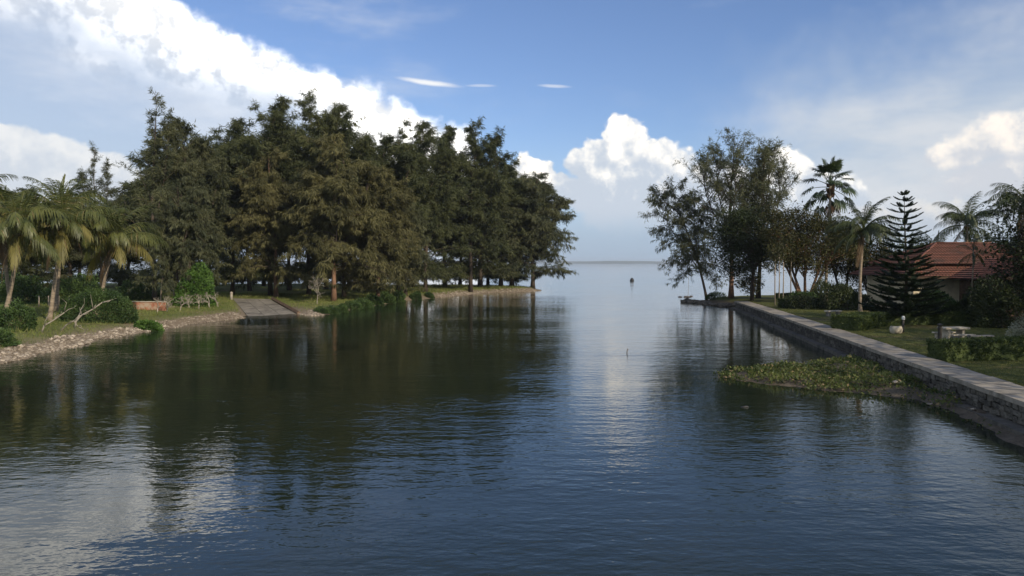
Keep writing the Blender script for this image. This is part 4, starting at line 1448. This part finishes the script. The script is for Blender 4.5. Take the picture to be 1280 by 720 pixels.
for seed, px, d, pts, r, lab in (
        (1, 93, 60.0, [(0, 0, 0), (0.05, 0, 0.6), (0.5, 0, 1.05), (1.3, 0.1, 1.5), (2.0, 0.1, 2.0)], 0.08, 'pale dead branch angled up in front of the round bush'),
        (2, 74, 58.0, [(0, 0, 0), (0.5, 0, 0.5), (0.95, 0.1, 0.75), (1.3, 0, 0.35)], 0.06, 'short pale dead branch arched over the grass'),
        (3, 50, 55.5, [(0, 0, 0), (0.25, 0, 0.6), (0.9, 0.1, 1.0), (1.6, 0.1, 1.5)], 0.07, 'pale dead branch lying against the leaning palm trunk')):
    m, tw = fallen(seed, pts, r, lab)
    t = thing('dead_branch', lab, 'branch', P(px, d))
    link('limb', m.mesh('limb', M['bare'], True), t)
    link('twigs', tw.mesh('twigs', M['bare'], True), t)

# ------------------------------------------------------------------ rubble, rocks
rng = np.random.default_rng(91)
rocks = []
for k in range(8):
    m = MB()
    rock(m, rng, (1, 0.8, 0.6))
    rocks.append(m.mesh('rubble_stone', M['rubble']))
LR, GR = 'pale rubble stone lying in the strip along the palm bank', 'rubble stones along the palm bank'


def shore_pt(poly, s):
    P_ = np.array(poly)
    seg = np.hypot(*(P_[1:] - P_[:-1]).T)
    c = np.concatenate([[0], np.cumsum(seg)])
    i = int(np.clip(np.searchsorted(c, s) - 1, 0, len(seg) - 1))
    d = (P_[i + 1] - P_[i]) / seg[i]
    return P_[i] + d * (s - c[i]), np.array([-d[1], d[0]])


STRIP = SHORE_L[2:10]
tot = np.hypot(*(np.array(STRIP)[1:] - np.array(STRIP)[:-1]).T).sum()
m = MB()
cnt = 0
for i in range(4200):
    s = rng.uniform(0, tot) if i > 260 else rng.uniform(7, 36)
    p, nr = shore_pt(STRIP, s)
    o = rng.uniform(-0.35, 1.6)
    x, y = p + nr * o
    z = lz(x, y)
    if z < -0.12 or z > 0.85:
        continue
    if i <= 260 and cnt < 230:
        sz = rng.uniform(0.12, 0.23)
        o_ = link('rubble_stone', rocks[i % 8], None, (x, y, z + 0.04), (rng.uniform(-.4, .4), rng.uniform(-.4, .4), rng.uniform(0, 6.28)), (sz, sz, sz))
        tag(o_, LR, 'stone', GR)
        cnt += 1
    else:
        a = rng.uniform(0.05, 0.13)
        rock(m, rng, (a, a * 0.85, a * 0.65), (x, y, z + 0.02))
stuff('rubble', m.mesh('rubble', M['rubble']), 'small pale rubble strewn along the waterline of the palm bank', 'rubble')
m = MB()
GRAV = SHORE_L[20:27]
tot2 = np.hypot(*(np.array(GRAV)[1:] - np.array(GRAV)[:-1]).T).sum()
for i in range(1500):
    p, nr = shore_pt(GRAV, rng.uniform(0, tot2))
    x, y = p + nr * rng.uniform(-0.2, 2.2)
    a = rng.uniform(0.06, 0.2)
    rock(m, rng, (a, a * 0.85, a * 0.55), (x, y, lz(x, y) + 0.02))
RS = SHORE_L[10:14]
for i in range(300):
    p, nr = shore_pt(RS, rng.uniform(0, 5))
    x, y = p + nr * rng.uniform(-0.2, 1.6)
    a = rng.uniform(0.08, 0.22)
    rock(m, rng, (a, a * 0.85, a * 0.55), (x, y, lz(x, y) + 0.02))
stuff('gravel', m.mesh('gravel', M['rubble']), 'coarse gravel along the water edge of the spit', 'gravel')

GK = 'rocks at the foot of the point'
LK = 'dark rock piled at the foot of the leaning casuarina on the point'
darkrocks = []
for k in range(5):
    mk = MB()
    rock(mk, rng, (1, 0.85, 0.62))
    darkrocks.append(mk.mesh('rock', M['rock_dark']))
for i in range(46):
    t = rng.uniform()
    x = 24.2 + 3.6 * t + rng.uniform(-0.5, 0.5)
    y = 112.5 - 14.5 * t ** 1.5 + rng.uniform(-1.2, 1.2)
    s = rng.uniform(0.25, 0.75)
    tag(link('rock', darkrocks[i % 5], None, (x, y, max(0.0, rz_(x, y)) + s * 0.15), (rng.uniform(-.3, .3), rng.uniform(-.3, .3), rng.uniform(0, 6)), (s, s, s)), LK, 'rock', GK)
for dx, dy, s in ((0, 0, 0.55), (-1.0, 0.4, 0.4), (1.4, 3.0, 0.38)):
    tag(link('rock', darkrocks[1], None, (28.3 + dx, 129.5 + dy, 0.03), (0, 0, dx), (s * 1.5, s, s * 0.6)), 'flat dark rock showing above the water by the thin stake', 'rock', 'rocks round the stake in the channel')
mk = MB()
tube(mk, [(0, 0, -0.6), (0.05, 0, 1.4), (0.12, 0, 4.0)], [0.03, 0.028, 0.02], 6)
tag(link('stake', mk.mesh('stake', M['steel']), None, (28.5, 129.5, 0)), 'thin stake standing among flat rocks in the water', 'stake')

# buoy in the channel
by = thing('buoy', 'round black buoy floating in the open channel', 'buoy', (37.2, 248, 0))
m = MB()
lathe(m, [(0.0, -0.4), (0.5, -0.3), (0.62, 0.05), (0.6, 0.4), (0.42, 0.75), (0.16, 0.92), (0.0, 0.95)], 16)
link('float', m.mesh('float', M['buoy'], True), by)
m = MB()
lathe(m, [(0.6, 0.0), (0.72, 0.03), (0.72, 0.14), (0.6, 0.18)], 16)
link('collar', m.mesh('collar', M['buoy'], True), by)
m = MB()
tube(m, [(0, 0, 0.9), (0, 0, 1.25)], 0.06, 6)
link('lifting_eye', m.mesh('lifting_eye', M['steel']), by)

# small mooring stick in the channel and a floating log
m = MB()
tube(m, [(0, 0, -0.5), (0.02, 0, 0.15), (0.04, 0, 0.3)], [0.035, 0.03, 0.022], 6)
tube(m, [(0.02, 0, 0.18), (0.1, 0, 0.24)], [0.02, 0.012], 5)
tag(link('stick', m.mesh('stick', M['rock_dark']), None, (7.0, 48.7, 0), (0.1, 0.05, 0)), 'short forked stick poking up in the middle of the channel', 'stick')
m = MB()
tube(m, [(-0.2, 0, -0.02), (-0.06, 0.03, 0.03), (0.08, 0, 0.05), (0.22, 0.06, -0.03)], [0.03, 0.05, 0.045, 0.02], 7)
tag(link('driftwood', m.mesh('driftwood', M['buoy'], True), None, (8.9, 30.4, -0.03)), 'dark lump of driftwood floating off the weed bank', 'driftwood')

# ------------------------------------------------------------------ weed bank, grass
rng = np.random.default_rng(101)
m = MB()
n = 30000
x = rng.uniform(9.4, 19.4, n)
y = rng.uniform(30, 46, n)
sd = poly_sd(x, y, MUD)
den = smooth_np(sd, -0.25, 0.5) * np.where(y < 34.0, 0.3 + 0.5 * smooth_np(wall_x(y) - x, 2.0, 0.3), 1.0) * smooth_np(vnoise(x * 0.9, y * 0.9, 7), 0.12, 0.5) * np.where(x > wall_x(y) - 0.15, 0, 1)
k = rng.uniform(size=n) < den
x, y = x[k], y[k]
z = np.maximum(mud_z(x, y), 0.01)
h = 0.06 + 0.26 * vnoise(x * 1.1, y * 1.1, 9)
base = np.stack([x, y, z + h * rng.uniform(0.0, 1.0, len(x))], axis=1)
dd = rng.normal(size=base.shape) * np.array([1, 1, 0.45]) + np.array([0, 0, 0.5])
blades(m, base, dd, rng.uniform(0.08, 0.2, len(x)), rng.uniform(0.05, 0.11, len(x)), rng, 0.5)
stuff('weed_bank', m.mesh('weed_bank', M['weed']), 'bank of leafy green weed at the foot of the sea wall', 'weeds')
m = MB()
n = 2600
x = rng.uniform(14, 19, n)
y = rng.uniform(20, 34, n)
k = (rng.uniform(size=n) < smooth_np(vnoise(x * 1.3, y * 1.3, 17), 0.5, 0.8)) & (poly_sd(x, y, MUD) > 0.05) & (x < wall_x(y) - 0.05)
x, y = x[k], y[k]
base = np.stack([x, y, np.maximum(mud_z(x, y), 0.01)], axis=1)
blades(m, base, rng.normal(size=base.shape) * np.array([1, 1, 0.3]) + np.array([0, 0, 0.4]), rng.uniform(0.08, 0.2, len(x)), rng.uniform(0.03, 0.08, len(x)), rng)
stuff('beach_wrack', m.mesh('beach_wrack', M['weed']), 'scattered weed and litter on the mud along the wall foot', 'weeds')
for i, (x, y, s) in enumerate(((16.6, 34.3, 0.26), (17.3, 36.2, 0.3), (16.2, 30.8, 0.14), (16.6, 28.6, 0.12))):
    tag(link('flat_stone', rocks[i], None, (x, y, max(0, float(mud_z(np.array([x]), np.array([y]))[0])) + 0.05), (0, 0, i), (s, s, s * 0.6)),
        'flat pale stone lying in the weed below the sea wall', 'stone', 'flat stones below the sea wall')


def grass_patch(name, label, mat, sampler, n, h, w, seed):
    r = np.random.default_rng(seed)
    pts = sampler(r, n)
    m_ = MB()
    dd = r.normal(size=pts.shape) * np.array([0.45, 0.45, 0.1]) + np.array([0, 0, 1.0])
    L = h * (0.5 + vnoise(pts[:, 0] * 0.7, pts[:, 1] * 0.7, seed)) * r.uniform(0.5, 1.3, len(pts))
    blades(m_, pts, dd, L, w * r.uniform(0.7, 1.3, len(pts)), r, 0.35)
    return stuff(name, m_.mesh(name, mat), label, 'grass')


def samp_left(r, n):
    x, y = r.uniform(-52, -18, n), r.uniform(40, 118, n)
    sd_ = poly_sd(x, y, SHORE_L)
    rs = poly_sd(x, y, [tuple(RAMP_B[0]), tuple(RAMP_B[1]), tuple(RAMP_T[1]), tuple(RAMP_T[0])])
    k_ = (sd_ > 2.0 - 0.8 * vnoise(x, y, 3)) & (rs < -0.6) & (r.uniform(size=n) < 0.25 + vnoise(x * 0.5, y * 0.5, 8))
    x, y = x[k_], y[k_]
    return np.stack([x, y, left_z(x, y) - 0.02], axis=1)


def samp_left2(r, n):
    x, y = r.uniform(-22, 6, n), r.uniform(94, 172, n)
    sd_ = poly_sd(x, y, SHORE_L)
    k_ = (sd_ > 1.3) & (sd_ < 14)
    x, y = x[k_], y[k_]
    return np.stack([x, y, left_z(x, y) - 0.02], axis=1)


def samp_lawn(r, n):
    y = 24 + 60 * r.uniform(size=n) ** 1.6
    o = r.uniform(1.42, 16, n)
    x = wall_x(y) + o * 1.01
    return np.stack([x, y, right_z(x, y) - 0.01], axis=1)


def samp_edge(r, n):
    y = 20 + 76 * r.uniform(size=n) ** 1.3
    x = wall_x(y) + 1.5 + np.abs(r.normal(size=n)) * 0.12
    return np.stack([x, y, right_z(x, y) - 0.01], axis=1)


grass_patch('bank_grass', 'unmown grass on the bank under the coconut palms', M['grass_blade'], samp_left, 70000, 0.3, 0.035, 3)
grass_patch('spit_grass', 'rough grass along the edge of the spit under the casuarinas', M['grass_blade'], samp_left2, 26000, 0.34, 0.06, 4)
grass_patch('lawn_grass', 'short worn grass of the lawn beside the walkway', M['lawn_blade'], samp_lawn, 70000, 0.075, 0.02, 5)
grass_patch('edge_grass', 'longer tufts growing along the edge of the walkway', M['lawn_blade'], samp_edge, 7000, 0.13, 0.02, 6)

# ------------------------------------------------------------------ small built things on the left bank
t = thing('painted_wall', 'low weathered orange painted wall behind the bare shrubs', 'wall', P(164, 80))
m = MB()
bevel_box(m, 0, 3.6, -0.15, 0.15, -0.2, 0.78, 0.03)
link('masonry', m.mesh('masonry', M['orange_wall']), t, rot=(0, 0, -0.12))
m = MB()
bevel_box(m, -0.05, 3.65, -0.2, 0.2, 0.783, 0.85, 0.02)
link('coping', m.mesh('coping', M['pale_stone']), t, rot=(0, 0, -0.12))
t = thing('lamp_post', 'leaning lamp post with a slanted white tube light under the casuarinas', 'lamp', P(200, 88))
m = MB()
tube(m, [(0, 0, 0), (0.12, 0, 1.5), (0.28, 0, 3.0)], [0.1, 0.085, 0.07], 7)
link('post', m.mesh('post', M['bark_pale'], True), t)
m = MB()
tube(m, [(0.28, 0, 2.9), (0.2, -0.1, 3.7), (0.12, -0.15, 4.05)], 0.025, 6)
link('bracket', m.mesh('bracket', M['steel'], True), t)
m = MB()
tube(m, [(-0.35, -0.15, 4.3), (0.6, -0.15, 3.78)], 0.075, 8)
link('tube_light', m.mesh('tube_light', M['white_paint'], True), t)
m = MB()
tube(m, [(0, 0, 0), (0.03, 0, 4.6)], [0.09, 0.07], 7)
tag(link('pole', m.mesh('pole', M['bark_pale'], True), None, P(217, 89)), 'plain upright grey pole beside the leaning lamp post', 'pole')
t = thing('marker_post', 'short pale concrete post at the head of the boat ramp', 'post', P(289, 101))
m = MB()
tube(m, [(0, 0, -0.1), (0, 0, 0.85)], [0.17, 0.15], 10)
link('shaft', m.mesh('shaft', M['concrete'], True), t)
m = MB()
lathe(m, [(0.2, 0.852), (0.2, 0.95), (0.1, 1.08), (0.0, 1.1)], 10)
link('cap', m.mesh('cap', M['concrete'], True), t)
GFP = 'short fence posts behind the leaning palms'
for px in (60, 73, 48, 86):
    m = MB()
    tube(m, [(0, 0, -0.1), (0.02, 0, 1.25)], [0.07, 0.06], 6)
    tag(link('fence_post', m.mesh('fence_post', M['bark_pale'], True), None, P(px, 82)), 'short weathered fence post behind the leaning palms', 'post', GFP)

# ------------------------------------------------------------------ things on the lawn
def lawn(px, d):
    return Q(px, d, rz_((px - 640) / 1000 * d, d))


t = thing('picnic_table', 'pale stone picnic table on the lawn with its attached benches', 'table', lawn(1193, 47), 0.12)
m = MB()
bevel_box(m, -0.78, 0.78, -0.42, 0.42, 0.68, 0.78, 0.025)
link('table_top', m.mesh('table_top', M['pale_stone']), t)
for sx in (-0.45, 0.45):
    m = MB()
    bevel_box(m, sx - 0.09, sx + 0.09, -0.3, 0.3, -0.05, 0.678, 0.02)
    link('leg', m.mesh('leg', M['pale_stone']), t)
for sy in (-0.85, 0.85):
    m = MB()
    bevel_box(m, -0.7, 0.7, sy - 0.15, sy + 0.15, 0.36, 0.43, 0.02)
    b = link('bench', m.mesh('bench', M['pale_stone']), t)
    for sx in (-0.45, 0.45):
        m = MB()
        box(m, sx - 0.07, sx + 0.07, sy - 0.11, sy + 0.11, -0.05, 0.358)
        link('leg', m.mesh('leg', M['pale_stone']), b)
t = thing('lawn_bench', 'flat dark stone bench on the lawn behind the near hedge', 'bench', lawn(1227, 45.5), 0.1)
m = MB()
bevel_box(m, -0.72, 0.72, -0.2, 0.2, 0.36, 0.45, 0.02)
link('seat', m.mesh('seat', M['concrete_grey']), t)
for sx in (-0.48, 0.48):
    m = MB()
    box(m, sx - 0.08, sx + 0.08, -0.15, 0.15, -0.05, 0.358)
    link('leg', m.mesh('leg', M['concrete_grey']), t)
t = thing('bollard_lamp', 'short dark bollard lamp beside the picnic table', 'lamp', lawn(1176, 45.8))
m = MB()
lathe(m, [(0.0, -0.05), (0.14, -0.05), (0.13, 0.02), (0.11, 0.1), (0.11, 0.78), (0.14, 0.8), (0.14, 0.86)], 12)
link('post', m.mesh('post', M['dark_post'], True), t)
m = MB()
lathe(m, [(0.1, 0.86), (0.1, 0.96), (0.15, 0.97), (0.12, 1.05), (0.0, 1.1)], 12)
link('cap', m.mesh('cap', M['dark_post'], True), t)
t = thing('stone_stool', 'dark rounded stone standing in front of the picnic table', 'stool', lawn(1195, 42.3))
m = MB()
lathe(m, [(0.0, -0.05), (0.2, -0.05), (0.26, 0.05), (0.27, 0.45), (0.24, 0.62), (0.15, 0.7), (0.0, 0.72)], 14)
link('body', m.mesh('body', M['dark_post'], True), t)
m = MB()
lathe(m, [(0.3, -0.05), (0.31, 0.03), (0.2, 0.06)], 14)
link('base', m.mesh('base', M['dark_post'], True), t)
t = thing('planter_pot', 'round beige stone pot with a tuft of grass in front of the pine', 'pot', lawn(1121, 51.5))
m = MB()
lathe(m, [(0.0, -0.03), (0.26, -0.03), (0.36, 0.1), (0.4, 0.28), (0.36, 0.44), (0.3, 0.5), (0.26, 0.48), (0.25, 0.4), (0.0, 0.4)], 16)
link('bowl', m.mesh('bowl', M['pale_stone'], True), t)
m = MB()
r2 = np.random.default_rng(8)
b = np.stack([r2.uniform(-.2, .2, 160), r2.uniform(-.2, .2, 160), np.full(160, 0.4)], axis=1)
blades(m, b, r2.normal(size=b.shape) * 0.5 + np.array([0, 0, 1.0]), r2.uniform(0.2, 0.5, 160), 0.02, r2)
link('grass_tuft', m.mesh('grass_tuft', M['grass_blade']), t)
t = thing('path_light', 'thin dark post with a white top beside the stone pot', 'lamp', lawn(1130, 52.2))
m = MB()
tube(m, [(0, 0, -0.05), (0, 0, 0.85)], 0.07, 8)
link('post', m.mesh('post', M['dark_post'], True), t)
m = MB()
lathe(m, [(0.09, 0.85), (0.1, 0.87), (0.1, 1.02), (0.06, 1.08), (0.0, 1.09)], 10)
link('head', m.mesh('head', M['white_paint'], True), t)
t = thing('garden_bench', 'low grey stone seat between hedge and spiky shrub', 'bench', lawn(1042, 69), 0.3)
m = MB()
bevel_box(m, -0.75, 0.75, -0.25, 0.25, 0.38, 0.5, 0.03)
link('seat', m.mesh('seat', M['pale_stone']), t)
for sx in (-0.5, 0.5):
    m = MB()
    bevel_box(m, sx - 0.12, sx + 0.12, -0.18, 0.18, -0.05, 0.378, 0.02)
    link('leg', m.mesh('leg', M['concrete_grey']), t)
GPOL = 'thin pale poles by the clipped bush'
for px, d, h_ in ((969, 87, 6.0), (974, 85.5, 5.6), (979, 86.5, 6.4), (989, 88, 6.2)):
    t = thing('slim_tree', 'thin pale sapling stem beside the clipped dark bush', 'tree', lawn(px, d), px, (1, 1, 1), GPOL)
    m = MB()
    tube(m, [(0, 0, -0.05), (0.04, 0.02, h_ * 0.5), (-0.03, 0, h_)], [0.07, 0.055, 0.03], 6)
    link('trunk', m.mesh('trunk', M['bark_pale'], True), t)
    m = MB()
    r2 = np.random.default_rng(int(px))
    b = np.stack([r2.normal(size=500) * 0.5, r2.normal(size=500) * 0.5, h_ - 0.2 + r2.normal(size=500) * 0.6], axis=1)
    blades(m, b, r2.normal(size=b.shape), r2.uniform(0.15, 0.3, 500), 0.12, r2)
    link('crown', m.mesh('crown', M['broad']), t)

# ------------------------------------------------------------------ the house
HX0, HX1, HY0, HY1 = 36.4, 50.6, 72.5, 82.0
hg = rz_(40, 76)
ho = thing('tiled_house', 'single storey cream house with a two tiered red tile roof', 'house', (0, 0, 0))
m = MB()
W0 = 0.25
# front wall with two openings, then the other three walls
zb, zt = hg - 0.1, 4.35
op = [(37.5, 38.7, hg + 1.0, hg + 2.3), (40.6, 42.0, hg + 1.0, hg + 2.3), (43.4, 44.4, hg + 0.0, hg + 2.2)]
xs_ = [HX0] + [v_ for o_ in op for v_ in o_[:2]] + [HX1]
for i in range(0, len(xs_), 2):
    box(m, xs_[i], xs_[i + 1], HY0, HY0 + W0, zb, zt)
for (a, b_, c_, d_) in op:
    if c_ > hg + 0.1:
        box(m, a, b_, HY0, HY0 + W0, zb, c_)
    box(m, a, b_, HY0, HY0 + W0, d_, zt)
box(m, HX0, HX1, HY1 - W0, HY1, zb, zt)
box(m, HX0, HX0 + W0, HY0 + W0, HY1 - W0, zb, zt)
box(m, HX1 - W0, HX1, HY0 + W0, HY1 - W0, zb, zt)
link('wall', m.mesh('wall', M['wall_cream']), ho)
for (a, b_, c_, d_) in op[:2]:
    m = MB()
    for (u0, u1, w0, w1) in ((a, b_, c_, c_ + 0.07), (a, b_, d_ - 0.07, d_), (a, a + 0.07, c_ + 0.07, d_ - 0.07), (b_ - 0.07, b_, c_ + 0.07, d_ - 0.07), ((a + b_) / 2 - 0.03, (a + b_) / 2 + 0.03, c_ + 0.07, d_ - 0.07)):
        box(m, u0, u1, HY0 + 0.08, HY0 + 0.15, w0, w1)
    wn = link('window', m.mesh('window', M['timber']), ho)
    m = MB()
    box(m, a + 0.05, b_ - 0.05, HY0 + 0.1, HY0 + 0.12, c_ + 0.05, d_ - 0.05)
    link('pane', m.mesh('pane', M['glass']), wn)
a, b_, c_, d_ = op[2]
m = MB()
box(m, a + 0.02, b_ - 0.02, HY0 + 0.08, HY0 + 0.14, c_, d_ - 0.02)
dr = link('door', m.mesh('door', M['timber']), ho)
m = MB()
tube(m, [(b_ - 0.15, HY0 + 0.02, hg + 1.0), (b_ - 0.15, HY0 + 0.02, hg + 1.15)], 0.02, 6)
link('handle', m.mesh('handle', M['steel']), dr)


def tile_face(mbuf, ebuf, a, b, c, d, tw=0.28, th=0.33):
    """tile courses on the roof face a-b (eaves) / d-c (top)"""
    a, b, c, d = [np.array(q, dtype=float) for q in (a, b, c, d)]
    slope = np.linalg.norm((d + c) / 2 - (a + b) / 2)
    rows = max(2, int(slope / th))
    nrm = norm(np.cross(b - a, d - a))
    if nrm[2] < 0:
        nrm = -nrm
    E_ = norm(b - a)
    full = np.linalg.norm(b - a)
    for r in range(rows):
        v0, v1 = r / rows, (r + 1.12) / rows
        v1 = min(v1, 1.0)
        L0, R0 = a + (d - a) * v0, b + (c - b) * v0
        L1, R1 = a + (d - a) * v1, b + (c - b) * v1
        x0a, x0b = (L0 - a) @ E_, (R0 - a) @ E_
        x1a, x1b = (L1 - a) @ E_, (R1 - a) @ E_
        n_ = max(3, int((x0b - x0a) / tw * 4))
        s_ = np.linspace(0, 1, n_ + 1)
        X0, X1 = x0a + (x0b - x0a) * s_, x1a + (x1b - x1a) * s_
        h0 = 0.035 * np.abs(np.sin(X0 / tw * math.pi)) + 0.085
        h1 = 0.035 * np.abs(np.sin(X1 / tw * math.pi)) + 0.0
        up0 = a + (d - a) * v0 - E_ * (((d - a) * v0) @ E_)
        up1 = a + (d - a) * v1 - E_ * (((d - a) * v1) @ E_)
        A0 = up0 + X0[:, None] * E_ + nrm * h0[:, None]
        A1 = up1 + X1[:, None] * E_ + nrm * h1[:, None]
        Bm = up0 + X0[:, None] * E_ + nrm * 0.004
        k_ = n_ + 1
        q = [(i, i + 1, k_ + i + 1, k_ + i) for i in range(n_)]
        ebuf.put(np.concatenate([Bm, A0]), q)
        mbuf.put(np.concatenate([A0, A1]), q)


def hip_tier(x0, x1, y0, y1, z0, x0t, x1t, y0t, y1t, z1, hip=True):
    und, tl, te, hp = MB(), MB(), MB(), []
    B = [(x0, y0, z0), (x1, y0, z0), (x1, y1, z0), (x0, y1, z0)]
    Tt = [(x0t, y0t, z1), (x1t, y0t, z1), (x1t, y1t, z1), (x0t, y1t, z1)]
    for i in range(4):
        j = (i + 1) % 4
        tile_face(tl, te, B[i], B[j], Tt[j], Tt[i])
        hp.append([np.array(B[i]) + [0, 0, 0.1], np.array(Tt[i]) + [0, 0, 0.08]])
    und.put(B + Tt, [(0, 1, 5, 4), (1, 2, 6, 5), (2, 3, 7, 6), (3, 0, 4, 7), (3, 2, 1, 0)])
    return und, tl, te, hp


def add_roof(args, ridge=None):
    und, tl, te, hp = hip_tier(*args)
    ro = link('roof', und.mesh('roof', M['timber']), ho)
    o_ = link('roof_tiles', tl.mesh('roof_tiles', M['roof_tile']), ro)
    o_['kind'] = 'stuff'
    o_ = link('tile_edges', te.mesh('tile_edges', M['tile_edge']), ro)
    o_['kind'] = 'stuff'
    if ridge:
        hp.append(ridge)
    for ln_ in hp:
        mr = MB()
        tube(mr, ln_, 0.1, 6)
        link('ridge_cap', mr.mesh('ridge_cap', M['roof_tile'], True), ro)


# lower skirt, upper hipped roof, raised centre
EX = 1.25
add_roof((HX0 - EX, HX1 + EX, HY0 - EX, HY1 + EX, 4.3, HX0 + 0.55, HX1 - 0.55, HY0 + 0.55, HY1 - 0.55, 5.25))
m = MB()
box(m, HX0 + 0.6, HX1 - 0.6, HY0 + 0.6, HY1 - 0.6, 5.1, 5.56)
link('clerestory', m.mesh('clerestory', M['timber']), ho)
zc_ = (HY0 + HY1) / 2
add_roof((HX0 + 0.1, HX1 - 0.1, HY0 + 0.1, HY1 - 0.1, 5.42, HX0 + 4.4, HX1 - 4.4, zc_ - 0.15, zc_ + 0.15, 7.35), [(HX0 + 4.4, zc_, 7.46), (HX1 - 4.4, zc_, 7.46)])
m = MB()
box(m, HX0 - EX + 0.02, HX1 + EX - 0.02, HY0 - EX - 0.03, HY0 - EX + 0.03, 4.12, 4.31)
link('fascia', m.mesh('fascia', M['timber']), ho)
# shaded wing with its own gabled tile roof
wo = thing('garden_pavilion', 'small shaded gabled pavilion in front of the tiled house', 'pavilion', (0, 0, 0))
m = MB()
box(m, 39.5, 44.9, 64.0, 64.2, zb, 4.15)
box(m, 39.5, 39.7, 64.2, 70.6, zb, 4.15)
box(m, 44.7, 44.9, 64.2, 70.6, zb, 4.15)
link('wall', m.mesh('wall', M['timber']), wo)  # dark timber colour stands in for the shade under the eaves
m, me_ = MB(), MB()
EL, ER, RG, PY0, PY1, EZ, RZ = 38.7, 45.7, 42.2, 63.2, 70.9, 4.15, 5.95
tile_face(m, me_, (EL, PY1, EZ), (EL, PY0, EZ), (RG, PY0, RZ), (RG, PY1, RZ))
tile_face(m, me_, (ER, PY0, EZ), (ER, PY1, EZ), (RG, PY1, RZ), (RG, PY0, RZ))
u = MB()
u.put([(EL, PY0, EZ - 0.03), (ER, PY0, EZ - 0.03), (RG, PY0, RZ - 0.04), (EL, PY1, EZ - 0.03), (ER, PY1, EZ - 0.03), (RG, PY1, RZ - 0.04)],
      [(0, 3, 5, 2), (1, 2, 5, 4), (0, 1, 4, 3)], [(0, 2, 1), (3, 4, 5)])
ro = link('roof', u.mesh('roof', M['timber']), wo)
o_ = link('roof_tiles', m.mesh('roof_tiles', M['roof_tile']), ro)
o_['kind'] = 'stuff'
o_ = link('tile_edges', me_.mesh('tile_edges', M['tile_edge']), ro)
o_['kind'] = 'stuff'

# ------------------------------------------------------------------ the air over the sea
def haze():
    m, T, out = new_mat('haze')
    pv = T.node('ShaderNodeVolumePrincipled')
    pv.inputs['Color'].default_value = (0.75, 0.85, 1.0, 1.0)
    pv.inputs['Density'].default_value = 0.0001
    pv.inputs['Anisotropy'].default_value = 0.0
    T.l.new(pv.outputs[0], out.inputs['Volume'])
    mb_ = MB()
    box(mb_, -12500, 12500, -400, 12500, -3.0, 34.0)
    stuff('haze', mb_.mesh('haze', m), 'thin pale haze lying over the sea towards the horizon', 'haze')


haze()
